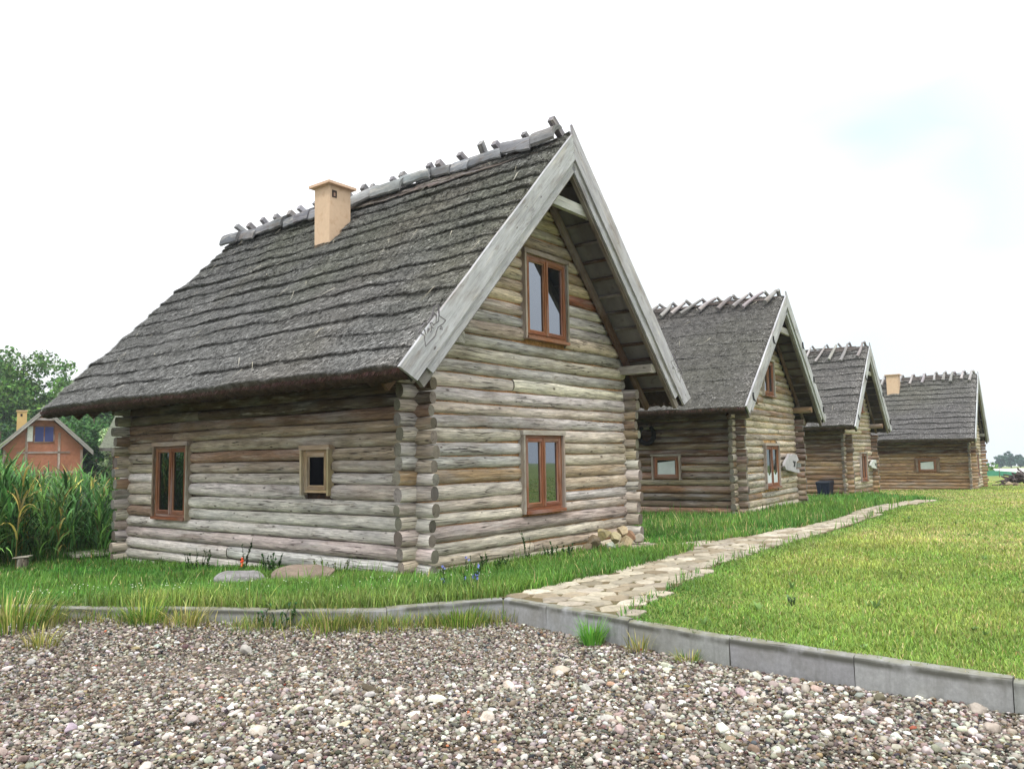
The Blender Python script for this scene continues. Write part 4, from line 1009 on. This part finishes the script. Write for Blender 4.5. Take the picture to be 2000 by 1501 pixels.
tag(mb.build('kerb_weeds',M_GRASS),'sparse weeds growing along the front of the left kerb','weeds',kind='stuff')
# broad leaved rosettes in the mown lawn
mb=MB(); n=70; x=RNG.uniform(1.2,14,n); y=RNG.uniform(4.8,20,n); k=right_of_path(x,y)&behind_kerb(x,y,.2)&~inpoly(x,y,PATH)
for x0,y0 in zip(x[k],y[k]):
    m=int(RNG.integers(5,12)); a=RNG.uniform(0,6.28,m); l=RNG.uniform(.05,.11)
    strips(mb,np.stack([x0+.01*np.cos(a),y0+.01*np.sin(a),gz(x0,y0)+.015+0*a],1),np.stack([np.cos(a),np.sin(a)],1),l*RNG.uniform(.6,1.1,m),l*.34*np.ones(m),RNG.uniform(.7,1.5,m),lin(np.array((118,148,84))*RNG.uniform(.75,1.2,(m,1))),3)
tag(mb.build('lawn_weeds',M_GRASS),'low broad leaved rosettes scattered in the mown lawn','weeds',kind='stuff')
# stems with leaves and flowers
def weed(name,label,cat,x,y,z,h,stems,leaf,leafcol,flower=None,nfl=0,spread=.08,fsize=.016,group=None,lean=.12):
    root=thing(name,label,cat,(x,y,z),0,group); sb=MB(); lb=MB(); fb=MB()
    for k in range(stems):
        a=RNG.uniform(0,6.28); hh_=h*RNG.uniform(.65,1.05); x0,y0=spread*.4*math.cos(a),spread*.4*math.sin(a)
        pts=[(x0+lean*hh_*math.cos(a)*s**1.5*2+.01*math.sin(s*9+k),y0+lean*hh_*math.sin(a)*s**1.5*2,hh_*s) for s in np.linspace(0,1,6)]
        tube(sb,pts,np.linspace(.006,.003,6),lin((70,84,48)),5)
        if stems<=14: sb.build('stem',M_GRASS,root); sb=MB()
        m=max(4,int(hh_/.035)); t=RNG.uniform(.08,.98,m); P_=np.array([[np.interp(q,np.linspace(0,1,6),[p[i] for p in pts]) for i in range(3)] for q in t])
        aa=RNG.uniform(0,6.28,m); d=np.stack([np.cos(aa),np.sin(aa)],1)
        strips(lb,P_,d,leaf*RNG.uniform(.5,1.1,m)*(1.15-.6*t),leaf*.30*RNG.uniform(.7,1.2,m),RNG.uniform(.9,2.1,m),lin(np.clip(np.array(leafcol)*RNG.uniform(.7,1.25,(m,1)),8,230)),3)
        if flower is not None:
            for q in range(nfl):
                s=RNG.uniform(.55,1); c=np.array([np.interp(s,np.linspace(0,1,6),[p[i] for p in pts]) for i in range(3)])+RNG.normal(0,.012,3)
                mpet=9; aa=np.linspace(0,6.28,mpet,endpoint=False); tilt=norm(np.array([RNG.normal(0,.4),-1+RNG.normal(0,.3),.5])); e1=norm(np.cross(tilt,(0,0,1))); e2=np.cross(tilt,e1)
                V=np.concatenate([[c]]+[[c+fsize*(e1*math.cos(b)+e2*math.sin(b))+tilt*.004,c+fsize*.8*(e1*math.cos(b+.5)+e2*math.sin(b+.5))] for b in aa])
                F=np.array([[0,1+2*i,2+2*i] for i in range(mpet)])
                fb.add(V,F,None,lin(np.clip(np.array(flower)*RNG.uniform(.85,1.1),0,255)),0,False)
    if stems>14: sb.build('stems',M_GRASS,root)
    lb.build('leaves',M_GRASS,root)
    if flower is not None: fb.build('blossoms',M_FLOWER,root)
    return root
def wp(u,v,cab=0):
    (cx,cy),w,_,_=CABINS[cab]; c0,s0=math.cos(w),math.sin(w); return cx+u*c0-v*s0, cy+u*s0+v*c0
for (px_,py_,lab,hh_,st) in ((-.62,8.80,'blue flowering chicory beside the kerb below the cabin corner',.30,9),):
    weed('chicory_plant',lab,'wild flower',px_,py_,gz(px_,py_),hh_,st,.07,(70,110,56),(126,140,214),2,.45,.017)
x,y=wp(.55,-.45); weed('chicory_plant','single blue chicory flower against the gable foot at the corner','wild flower',x,y,gz(x,y),.30,2,.06,(70,106,52),(132,140,216),1,.08,.02)
x,y=wp(-.32,3.62); weed('mullein_weed','tall dark spindly weed against the side wall','weed',x,y,gz(x,y),.52,3,.10,(44,62,40),None,0,.07)
x,y=wp(-.42,3.50); rt=weed('lantern_plant','plant with hanging orange red lantern fruits by the tall dark weed','plant',x,y,gz(x,y),.26,2,.09,(66,92,44),None,0,.05)
for q,(dx,dz) in enumerate(((0,.21),(.012,.175),(-.012,.165),(.006,.13),(-.004,.10))):
    fbm=MB(); v_,f_=ico(1); fbm.add(v_*np.array((.018,.018,.024))+np.array((dx,-.03,dz)),f_,None,lin((232,88,52) if q<3 else (222,120,60))); fbm.build('lantern_fruit',M_FLOWER,rt)
x,y=wp(-.40,4.85); weed('nettle_clump','dark green weeds at the side wall below the tall window','weed',x,y,gz(x,y),.34,9,.10,(56,86,44),None,0,.4)
x,y=wp(-.42,2.75); weed('nettle_clump','bushy dark weed at the side wall above the two flat boulders','weed',x,y,gz(x,y),.30,16,.10,(52,92,50),None,0,.28)
x,y=wp(-.5,1.2); weed('nettle_clump','dry mixed weeds at the side wall next to the log corner','weed',x,y,gz(x,y),.26,16,.08,(112,120,66),None,0,.5)
x,y=wp(2.17,-.30); weed('mullein_weed','thin tall weed under the lower gable window','weed',x,y,gz(x,y),.50,3,.09,(64,92,52),None,0,.10)
x,y=wp(2.9,-.35); weed('nettle_clump','broad leafy dark weeds along the gable right of the thin tall weed','weed',x,y,gz(x,y),.24,14,.11,(52,92,46),None,0,.5)
x,y=wp(1.2,-.40); weed('nettle_clump','short dark weeds along the gable left of the thin tall weed','weed',x,y,gz(x,y),.22,14,.10,(56,92,44),None,0,.45)
weed('dock_weed','dark leafy weed hanging over the left kerb near the middle of its run','weed',-2.30,7.72,float(gravz(-2.30,7.72)),.24,14,.10,(58,98,56),None,0,.34)
weed('dock_weed','small grey green thistle alone on the lawn right of the path','weed',2.62,7.6,gz(2.62,7.6)-.01,.10,6,.06,(96,120,92),None,0,.08)
mb=MB(); n=170; x=RNG.uniform(-5.5,-.2,n); y=RNG.uniform(8.4,10.2,n); z=gz(x,y)+RNG.uniform(.08,.17,n)
v_,f_=ico(0); V=v_[None]*.007+np.stack([x,y,z],1)[:,None]; mb.add(V.reshape(-1,3),(f_[None]+(np.arange(n)*12)[:,None,None]).reshape(-1,3),None,lin((206,214,186)),0,True)
tag(mb.build('white_clover',M_FLOWER),'scattered tiny white clover heads in the long grass','clover',kind='stuff')

# ------------------------------------------------------------------ stones, stump, slab, bin, wall ornaments
def stone(name,label,c,size,col,seed,rot,group):
    mb=MB(); rock(mb,(0,0,0),size,lin(col),seed,3,rot); return tag(mb.build(name,M_STONE,None,c),label,'stone',group)
stone('boulder','grey flat boulder in the grass by the lantern plant',(-3.60,10.62,float(gz(-3.6,10.62))+.13),(.40,.26,.13),(132,130,130),3,-.2,'flat boulders before the side wall')
stone('boulder','brownish flat boulder in the grass, nearer the cabin corner',(-2.72,10.45,float(gz(-2.72,10.45))+.14),(.48,.30,.15),(126,112,100),14,-.12,'flat boulders before the side wall')
stone('boulder','small dark stone between the two flat boulders',(-3.15,10.6,float(gz(-3.15,10.6))+.05),(.13,.10,.10),(110,100,88),9,.4,'flat boulders before the side wall')
RL=['brown wedge of rubble stone at the left end of the gable pile','round yellowish stone on top of the rubble pile at the gable','pale stone at the foot of the rubble pile under the round one','cream stone standing upright in the middle of the rubble pile','flat tan stone low in the middle of the rubble pile','peach coloured topmost stone of the rubble pile, near the log ends','rust stained stone leaning right of the topmost one','grey white stone at the right end of the rubble pile','half buried tan stone in front of the rubble pile','low brown stone in the grass left of the rubble pile']
RP=[(4.05,-.35,.16,.17,(140,124,100)),(4.38,-.32,.26,.15,(206,190,140)),(4.30,-.50,.06,.13,(190,196,180)),(4.70,-.36,.17,.14,(204,192,152)),(4.95,-.45,.08,.17,(190,172,136)),(5.02,-.34,.27,.14,(220,200,164)),(5.25,-.36,.17,.13,(176,140,110)),(5.45,-.42,.10,.14,(206,198,180)),(4.62,-.56,.03,.13,(176,164,130)),(3.78,-.36,.05,.14,(140,126,100))]
for k,(u,v,z,s,c) in enumerate(RP):
    x,y=wp(u,v); stone('rubble_stone',RL[k],(x,y,gz(x,y)+.03+z*.95),(s*1.0,s*.8,s*.8),tuple(np.array(c)*.80),40+k,RNG.uniform(0,3),'rubble stones piled at the gable corner')
st=thing('tree_stump','short grey stump with a small board on top, before the reeds','stump',(-8.85,14.4,float(gz(-8.85,14.4))-.02),.2)
mb=MB(); log(mb,(0,0,0),(0,0,.24),.10,lin((128,116,98)),14,.08,.008,lin((170,160,140)),1,.02,rough=2.0); mb.build('stump_block',[M_WOOD,M_END],st)
mb=MB(); hexa(mb,[(-.14,-.10,.245),(.13,-.10,.265),(.13,.08,.265),(-.14,.08,.245),(-.14,-.10,.265),(.13,-.10,.285),(.13,.08,.285),(-.14,.08,.265)],None,lin((176,168,150))); mb.build('top_board',M_BOARD,st)
sl=thing('stone_slab','low pale slab step in the grass at the far left cabin corner','slab',(-8.62,16.3,float(gz(-8.6,16.3))-.02),.75)
mb=MB(); hexa(mb,[(-.42,-.28,.10),(.42,-.28,.10),(.42,.28,.12),(-.42,.28,.12),(-.42,-.28,.15),(.42,-.28,.15),(.42,.28,.17),(-.42,.28,.17)],None,lin((176,172,158))); mb.build('slab_top',M_CONC,sl)
for q in (-.25,.25):
    mb=MB(); rock(mb,(q,0,.04),(.14,.2,.1),lin((140,130,112)),int(60+q*10),2); mb.build('support_stone',M_STONE,sl)

x,y=wp(-.55,.75,2); bn=thing('wheelie_bin','dark blue black wheeled bin against the third cabin wall','bin',(x,y,-.56),.922-math.pi/2)
mb=MB(); bc=lin((34,40,58))
def frus(mb,w0,d0,z0,w1,d1,z1,col): hexa(mb,[(-w0,-d0,z0),(w0,-d0,z0),(w0,d0,z0),(-w0,d0,z0),(-w1,-d1,z1),(w1,-d1,z1),(w1,d1,z1),(-w1,d1,z1)],(0,0,1),col)
frus(mb,.215,.25,.08,.275,.33,.80,bc); frus(mb,.29,.345,.80,.29,.345,.86,bc)
for q in (-.12,.12): hexa(mb,[(q-.02,-.335,.12),(q+.02,-.335,.12),(q+.02,-.25,.12),(q-.02,-.25,.12),(q-.02,-.345,.78),(q+.02,-.345,.78),(q+.02,-.3,.78),(q-.02,-.3,.78)],(0,0,1),bc)
mb.build('body',M_PLAST,bn)
mb=MB(); hexa(mb,[(-.30,-.37,.862),(.30,-.37,.862),(.30,.36,.862),(-.30,.36,.862),(-.27,-.32,.91),(.27,-.32,.91),(.28,.34,.95),(-.28,.34,.95)],(1,0,0),lin((44,50,60))); lid=mb.build('lid',M_PLAST,bn)
mb=MB(); tube(mb,[(-.24,.42,.88),(.24,.42,.88)],.018,bc,8); mb.build('handle',M_PLAST,bn)
for q in (-.25,.25):
    mb=MB(); tube(mb,[(q-.025,.30,.10),(q+.025,.30,.10)],.10,lin((20,20,22)),16); mb.build('wheel',M_BLACK,bn)

def plate(mb,poly,v0,v1,col,m=0):
    n=len(poly); V=[(u,v0,z) for u,z in poly]+[(u,v1,z) for u,z in poly]
    k=np.arange(n); 
    c=np.mean(poly,0); V+= [(c[0],v0,c[1]),(c[0],v1,c[1])]
    mb.add(V,[np.concatenate([np.stack([k,(k+1)%n,0*k+2*n],1),np.stack([n+k,n+(k+1)%n,0*k+2*n+1],1)]),np.stack([k,(k+1)%n,n+(k+1)%n,n+k],1)],np.array(V)+7,col,m,False)
HORSE=[(3.72,1.20),(3.78,1.28),(4.01,1.37),(4.31,1.45),(4.45,1.53),(4.55,1.47),(4.95,1.52),(5.45,1.50),(5.72,1.34),(5.38,1.29),(5.25,1.09),(5.73,1.08),(5.76,.97),(5.14,1.00),(3.86,1.10)]
def horse(cab,label,ox,oz,sc,col,dark):
    (cx,cy),w,_,_=CABINS[cab]; z0=(0,-.02,-.38,-.495)[cab]
    P=np.array(HORSE); P=(P-[4.75,1.24])*[sc*.86,sc*1.12]
    x,y=wp(ox,-.22,cab); root=thing('animal_head_board',label,'wall ornament',(x,y,z0+oz),w,'animal head boards on the gables')
    mb=MB(); k=len(P)
    # two halves so that the outline stays clean
    plate(mb,[tuple(p) for p in P[[0,1,2,3,4,5,6,10,13,14]]],-.04,.04,lin(col)); plate(mb,[tuple(p) for p in P[[6,7,8,9,10]]],-.038,.038,lin(col)); plate(mb,[tuple(p) for p in P[[10,11,12,13]]],-.037,.037,lin(col)); mb.build('head_board',M_PAINT,root)
    mb=MB(); plate(mb,[tuple(np.array(q)*sc) for q in ((.06,.10),(.40,.08),(.30,-.10),(.12,-.08),(.2,0))],-.05,-.041,lin(dark)); mb.build('eye_cutout',M_BLACK,root)
    mb=MB(); plate(mb,[tuple(np.array(q)*sc) for q in ((.56,.03),(1.02,.01),(1.02,-.13),(.54,-.13))],-.06,.03,lin((112,116,112))); mb.build('support_block',M_BOARD,root)
    mb=MB(); box(mb,(-.1,.04,-.05),(.1,.2,.05),lin((60,54,50))); mb.build('bracket',M_BLACK,root)
horse(1,'white painted animal head board by the lower window of the second cabin',4.85,1.26,1.0,(168,166,168),(44,44,44))
horse(2,'dark and white animal head board by the lower window of the third cabin',3.95,1.36,.72,(196,200,196),(40,40,40))
x,y=wp(-.19,2.46,1); hc=thing('horse_collar','black horse collar hung on the second cabin wall under the eave','horse collar',(x,y,2.13),.984)
mb=MB(); a=np.linspace(-2.55,2.55,22)+math.pi*1.5; tube(mb,[(-.02,.225*math.cos(q),.05+.25*math.sin(q)) for q in a],.055+.015*np.sin(np.linspace(0,math.pi,22)),lin((26,24,26)),10); mb.build('padded_ring',M_BLACK,hc)
mb=MB(); tube(mb,[(.07,.0,.33),(.0,.0,.33)],.012,lin((50,46,44)),6); mb.build('peg',M_BLACK,hc)

# ------------------------------------------------------------------ reeds
def reeds():
    mb=MB(); n=2100
    x=RNG.uniform(-17.5,-7.4,n); y=RNG.uniform(13.6,22.5,n)
    k=(y>13.75+np.clip((x+9.4)*.85,0,4))&~in_cabin(x,y,.5)&(~((x>-8.9)&(y<16.0))); x,y=x[k],y[k]; n=len(x)
    hmax=np.interp(x/y,[-.75,-.65,-.575,-.49],[1.95,1.78,1.36,1.20])*RNG.uniform(.72,1.12,n)+.2; hmax=np.where(RNG.random(n)<.05,hmax*1.25,hmax)
    for i in range(n):
        lx,ly=RNG.normal(0,.10,2); z0=gz(x[i],y[i])-.02; hh_=hmax[i]
        pts=[(x[i]+lx*s*s*hh_,y[i]+ly*s*s*hh_,z0+hh_*.86*s) for s in (0,.35,.7,1)]
        dead=RNG.random()<.06; sc=np.array((178,160,96)) if dead else np.array((88,116,56))
        if y[i]<17.5 or dead: tube(mb,pts,[.009,.008,.006,.003],lin(sc*RNG.uniform(.7,1.1)),4)
        m=int(hh_*7.5); t=np.sort(RNG.uniform(.12,1,m)); aa=RNG.uniform(0,6.28,m)
        P_=np.stack([np.interp(t,(0,.35,.7,1),[p[q] for p in pts]) for q in range(3)],1)
        base=np.array((190,172,96)) if dead else (np.array((86,132,72)) if RNG.random()<.65 else np.array((116,156,80)))
        C=lin(np.clip(base*RNG.uniform(.5,1.35,(m,1)),8,235))
        strips(mb,P_,np.stack([np.cos(aa),np.sin(aa)],1),RNG.uniform(.45,.95,m)*(1.1-.35*t),RNG.uniform(.024,.050,m),RNG.uniform(1.0,2.8,m)*(1-.35*t),C,5)
    tag(mb.build('reed_bed',M_REED),'dense bed of tall green reeds left of the nearest cabin','reeds',kind='stuff')
reeds()

# ------------------------------------------------------------------ trees
def tree(name,label,cat,x,y,h,cr,crown_z,col,seed,nclump=70,nleaf=120,leaf=.30,group=None,trunk_r=.28,squash=1.0,z0=None,bark=(84,74,62),open_=.0):
    r=np.random.default_rng(seed); zb=float(gz(x,y)) if z0 is None else z0
    root=thing(name,label,cat,(x,y,zb),0,group); tb=MB(); lb=MB()
    top=h*.93; tr=[(.10*h*.1*math.sin(s*4+seed),.05*math.cos(s*3+seed),-.3+(top+.3)*s) for s in np.linspace(0,1,8)]
    tube(tb,tr,np.linspace(trunk_r,trunk_r*.18,8),lin(bark),8)
    C=r.normal(size=(nclump,3)); C/=np.linalg.norm(C,axis=1)[:,None]; C*=(r.random((nclump,1))**.45); 
    ch=(h-crown_z)/2; C=C*np.array([cr,cr*squash,ch])*r.uniform(.72,1.06,(nclump,1)); 
    C[:,0]+=.16*cr*np.sin(C[:,2]*1.3+seed); C[:,2]+=crown_z+ch
    for c in C[r.random(nclump)<.30]:
        s=max(.15,min(.9,(c[2]/h)*.62)); p0=np.array([np.interp(s,np.linspace(0,1,8),[q[i] for q in tr]) for i in range(3)])
        md=(p0+c)/2+np.array([0,0,-.08*np.linalg.norm(c-p0)]); ts=np.linspace(0,1,5)[:,None]
        tube(tb,(1-ts)**2*p0+2*ts*(1-ts)*md+ts**2*c,np.linspace(trunk_r*.34,.025,5),lin(bark),5)
    tb.build('trunk',M_BARK,root)
    rc=cr*r.uniform(.20,.36,nclump)
    for c,q in zip(C,rc):
        m=int(nleaf*r.uniform(.6,1.3)); p=r.normal(size=(m,3)); p/=np.linalg.norm(p,axis=1)[:,None]; p=c+p*q*(r.random((m,1))**.4)*np.array([1,1,.72])
        a=r.normal(size=(m,3)); a/=np.linalg.norm(a,axis=1)[:,None]; b=np.cross(a,r.normal(size=(m,3))); b/=np.linalg.norm(b,axis=1)[:,None]
        l=leaf*r.uniform(.6,1.3,(m,1)); V=np.stack([p-a*l*.5,p+b*l*.28,p+a*l*.5,p-b*l*.28],1).reshape(-1,3)
        cc=np.array(col,float)*r.uniform(.78,1.22); cc=np.clip(cc*r.uniform(.75,1.3,(m,1))+r.normal(0,5,(m,3)),8,230)
        lb.add(V,np.arange(4*m).reshape(m,4),None,np.repeat(lin(cc),4,0),0,False)
    lb.build('crown',M_LEAF,root)
    return root
TG='trees behind the reeds'
tree('broadleaf_tree','tall rounded broadleaf tree rising behind the timbered cottage','tree',-46.6,75,14.4,4.8,2.4,(88,120,60),1,120,150,.38,TG)
tree('broadleaf_tree','tall tree cut by the left frame edge','tree',-53.5,76,14.6,4.6,1.5,(80,112,58),2,120,150,.38,TG)
tree('broadleaf_tree','tree half hidden by the thatch, right of the tall rounded tree','tree',-41.0,80,12.4,4.8,1.0,(72,104,52),3,110,150,.38,TG)
tree('broadleaf_tree','dark tree seen under the thatch eave','tree',-36.5,74,9.6,4.8,.4,(60,94,46),4,110,150,.36,TG)
tree('broadleaf_tree','bright green tree under the eave next to the log corner','tree',-31.5,72,9.6,4.8,.3,(80,120,58),5,110,150,.36,TG)
tree('broadleaf_tree','tree at the tip of the thatch eave, right of the tall rounded tree','tree',-43.2,77,11.2,3.6,1.2,(82,114,60),12,100,140,.36,TG)
tree('bush_tree','dark low tree behind the chimney of the timbered cottage','tree',-42.2,68,5.6,4.0,.2,(50,78,42),6,70,120,.30,TG)
tree('bush_tree','dark low tree at the left frame edge, lower than the cottage roof','tree',-37.6,58,5.4,3.4,.0,(52,82,40),7,70,120,.28,TG)
tree('bush_tree','dark undergrowth tree between the tall trees, above the cottage roof','tree',-47.5,70,6.8,5.0,.2,(50,80,42),10,110,140,.34,TG)
tree('bush_tree','dark green tree behind the right slope of the cottage roof','tree',-33.0,62,6.6,4.0,.2,(58,92,46),11,100,140,.32,TG)
tree('willow_bush','pale grey green willow between the cottage and the slate roofed barn','tree',-27.6,57,5.6,2.3,.0,(142,160,118),8,70,120,.26,TG)
tree('bush_tree','dark shrub filling the gap right of the timbered cottage','tree',-26.9,51,2.9,1.1,.0,(60,88,46),9,34,80,.2,TG)
FG='far trees on the horizon at right'
for k,(px_,top,wd,lab) in enumerate(((1936,886,10,'leftmost of the far horizon trees, beside the last cabin'),(1956,882,14,'tallest rounded clump of the far horizon trees'),(1974,887,10,'far horizon tree sloping down right of the tallest clump'),(1990,886,7,'separate small far horizon tree near the right frame edge'),(2010,888,8,'far horizon tree cut by the right frame edge'))):
    Y=320+10*(k%3); X=(px_-1000)/1540*Y*1.01; zt=1.6-(top-875.5)/1540*Y; zb=float(gz(X,Y)); 
    tree('distant_tree',lab,'tree',X,Y,zt-zb,wd/1540*Y,.2,(62,92,78),20+k,60,60,.8,FG,.3)
tree('young_bush','light green bush in the field behind the brushwood heap','bush',59.0,98,1.9,.8,.0,(110,150,80),31,26,46,.2,None,.06)

# ------------------------------------------------------------------ timbered cottage and barn at left
ct=thing('timbered_cottage','small brick red half timbered cottage with grey verge boards behind the reeds','cottage',(-28.5,48,float(gz(0,48))),.56)
Z=-float(gz(0,48)); ap=5.08+Z; ev=2.45+Z; hw=2.62; sl_=(ap-ev)/hw; wz=ap-.28-sl_*2.1
mb=MB(); prism(mb,[(-2.1,0),(2.1,0),(2.1,wz),(-2.1,wz)],0,7,lin((150,100,78))); prism(mb,[(-2.1,wz),(2.1,wz),(.01,ap-.3),(-.01,ap-.3)],0.0,7,lin((152,102,80))); mb.build('gable_wall',M_BRICK,ct)
tm=[]
def stud(poly): 
    mb=MB(); prism(mb,poly,-.05,.02,jit((150,124,116),6,3)); mb.build('timber_stud',M_BOARD,ct)
for u in (-2.02,-.9,.8,2.02): stud([(u-.07,0),(u+.07,0),(u+.07,min(wz+.9,ap-.5-abs(u)*sl_)),(u-.07,min(wz+.9,ap-.5-abs(u)*sl_))])
stud([(-2.1,1.75),(2.1,1.75),(2.1,1.88),(-2.1,1.88)]); stud([(-1.4,2.98),(1.4,2.98),(1.4,3.10),(-1.4,3.10)]); stud([(.95,.7),(1.1,.7),(2.0,1.7),(1.85,1.7)])
mb=MB()
for sg in (-1,1):
    prism(mb,[(sg*hw,ev),(0,ap),(0,ap-.16),(sg*hw,ev-.16)],-.45,7.3,lin((96,94,92)))
ctr=mb.build('roof',M_THATCH,ct)
for sg in (-1,1):
    for j,(a_,b_) in enumerate(((.04,-.10),(-.12,-.26))):
        mb=MB(); prism(mb,[(sg*(hw+.02),ev+a_),(sg*(.0 if j==0 else .1),ap+a_-(0 if j==0 else .1*sl_)),(sg*(.0 if j==0 else .1),ap+b_-(0 if j==0 else .1*sl_)),(sg*(hw+.02),ev+b_)],-.52-.03*j,-.455-.03*j,jit((150,146,142),5,2)); mb.build('verge_board',M_BOARD,ct)
mb=MB(); prism(mb,[(-.62,ap-.75),(.62,ap-.75),(.60,ap-.62),(-.60,ap-.62)],-.50,-.40,lin((160,150,150))); mb.build('collar_board',M_BOARD,ct)
mb=MB(); box(mb,(-.55,-.06,3.62),(.55,.03,4.66),lin((120,80,60))); cw=mb.build('window',M_STAIN,ct)
for q in (-.48,.03):
    mb=MB(); box(mb,(q,-.075,3.70),(q+.44,-.05,4.58),lin((62,68,116))); mb.build('pane',M_CURT,cw)
mb=MB(); box(mb,(-.88,-.10,3.70),(-.60,-.05,4.62),lin((206,206,202))); mb.build('shutter',M_PAINT,cw)
mb=MB(); box(mb,(-1.45,2.0,3.2),(-.92,2.6,ap-.10),lin((196,166,112)),0,(0,0,1)); cch=mb.build('chimney',M_PLASTER,ct)
mb=MB(); box(mb,(-1.50,1.95,ap-.10),(-.87,2.65,ap-.02),lin((186,158,120))); mb.build('chimney_cap',M_PLASTER,cch)
mb=MB(); box(mb,(-1.27,1.985,ap-.40),(-1.16,2.02,ap-.24),lin((40,34,30))); mb.build('flue_opening',M_BLACK,cch)
bnr=thing('timbered_barn','peach walled timbered barn with grey green hipped roof behind the log corner','barn',(-21.2,50.5,float(gz(0,50.5))),.38)
Zb=-float(gz(0,50.5)); e0=2.72+Zb; r0=4.9+Zb
mb=MB(); box(mb,(-3.9,0,0),(6,5,e0),lin((206,150,116))); mb.build('barn_wall',M_BRICK,bnr)
mb=MB(); V=[(-4.6,-.7,e0-.1),(6.5,-.7,e0-.1),(6.5,5.7,e0-.1),(-4.6,5.7,e0-.1),(-4.0,2.5,r0),(6.5,2.5,r0)]
mb.add(V,[np.array([[0,1,5,4],[2,3,4,5]]),np.array([[3,0,4]])],None,lin((98,102,88)),0,False); mb.add(np.array(V)[:4]-[0,0,.12],np.array([[0,1,2,3]]),None,lin((70,60,50)),0,False); mb.build('roof',M_THATCH,bnr)
mb=MB(); box(mb,(-4.6,-.72,e0-.30),(6.5,-.62,e0-.11),lin((60,54,48))); mb.build('eave_board',M_DARKWOOD,bnr)
for u0,u1 in ((-3.85,-3.85),(-3.1,-3.55),(-2.6,-2.6)):
    mb=MB(); prism(mb,[(u1-.06,0),(u1+.06,0),(u0+.06,e0-.3),(u0-.06,e0-.3)],-.05,.02,lin((92,70,58))); mb.build('timber_stud',M_DARKWOOD,bnr)

# ------------------------------------------------------------------ far right field
bh=thing('brushwood_heap','dark heap of brushwood and stones in the field at the right frame edge','brush heap',(32.3,50.,float(gz(0,50))))
mb=MB()
for k in range(120):
    a=RNG.uniform(0,math.pi); l=RNG.uniform(.4,1.3); q=np.array([RNG.normal(0,.75),RNG.normal(0,.4),0]); q[2]=max(0,.72*(1-(abs(q[0])/1.7)**2))*RNG.uniform(.3,1.05)
    d=np.array([math.cos(a),math.sin(a)*.6,RNG.normal(0,.35)]); tube(mb,[q-d*l*.5,q+RNG.normal(0,.05,3),q+d*l*.5],RNG.uniform(.02,.075),jit((84,74,72),14,3),6)
mb.build('brushwood',M_BARK,bh)
for k,(dx,dz,s,c) in enumerate(((-1.55,.08,.22,(150,136,110)),(.35,.12,.34,(176,164,150)),(.05,.02,.26,(120,116,118)),(-1.1,.06,.2,(120,104,86)))):
    mb=MB(); rock(mb,(dx,-.6,dz),(s*1.3,s,s*.8),lin(c),80+k,2); mb.build('heap_stone',M_STONE,bh)
nf=thing('net_fence','low green net fence across the far field','fence',(50,85,float(gz(0,85))))
mb=MB(); xs=np.linspace(-2,14,40); zt=.58+.10*np.sin(xs*1.1)
V=np.concatenate([np.stack([xs,0*xs-.015,0*xs+.12],1),np.stack([xs,0*xs-.015,zt],1),np.stack([xs,0*xs+.015,zt],1),np.stack([xs,0*xs+.015,0*xs+.12],1)]); k=np.arange(39)
mb.add(V,np.concatenate([np.stack([k+o,k+o+1,k+o+41,k+o+40],1) for o in (0,40,80)]),None,lin((70,136,112)),0,False); mb.build('net',M_PAINT,nf)
for q in np.arange(-2,14.1,2.0):
    mb=MB(); tube(mb,[(q,0,-.1),(q,0,1.0)],.04,lin((96,88,76)),6); mb.build('post',M_BARK,nf)
for k,(X,Y,l,lab) in enumerate(((69.5,112,5.0,'long low white crop tunnel far off, left of the light green bush'),(76.5,113,4.0,'short low white crop tunnel far off, right of the light green bush'))):
    mb=MB(); a=np.linspace(0,math.pi,9); xs=np.linspace(-l/2,l/2,7); V=np.array([(q,.7*math.cos(t),.75*math.sin(t)+.02*math.sin(q*5)) for q in xs for t in a]); i=np.arange(63).reshape(7,9)
    mb.add(V,np.stack([i[:-1,:-1],i[:-1,1:],i[1:,1:],i[1:,:-1]],-1).reshape(-1,4),None,lin((226,224,226)))
    for e in (0,6): mb.add(np.concatenate([V[i[e]],[V[i[e]].mean(0)]]),np.stack([np.arange(8),np.arange(8)+1,np.full(8,9)],1),None,lin((214,212,214)),0,False)
    tag(mb.build('crop_tunnel',M_PAINT,None,(X,Y,float(gz(X,Y)))),lab,'crop tunnel','white crop tunnels in the far field')

# ------------------------------------------------------------------ air
mt=bpy.data.materials.new('haze_air'); mt.use_nodes=True; t=mt.node_tree; t.nodes.clear()
o_=t.nodes.new('ShaderNodeOutputMaterial'); pv=t.nodes.new('ShaderNodeVolumePrincipled'); pv.inputs['Color'].default_value=(.80,.90,1,1); pv.inputs['Density'].default_value=.0005; t.links.new(pv.outputs[0],o_.inputs['Volume'])
mb=MB(); box(mb,(-900,-900,-30),(900,900,22)); hz=mb.build('haze',mt); hz['kind']='stuff'; hz['label']='thin pale summer haze over the far field'; hz['category']='haze'
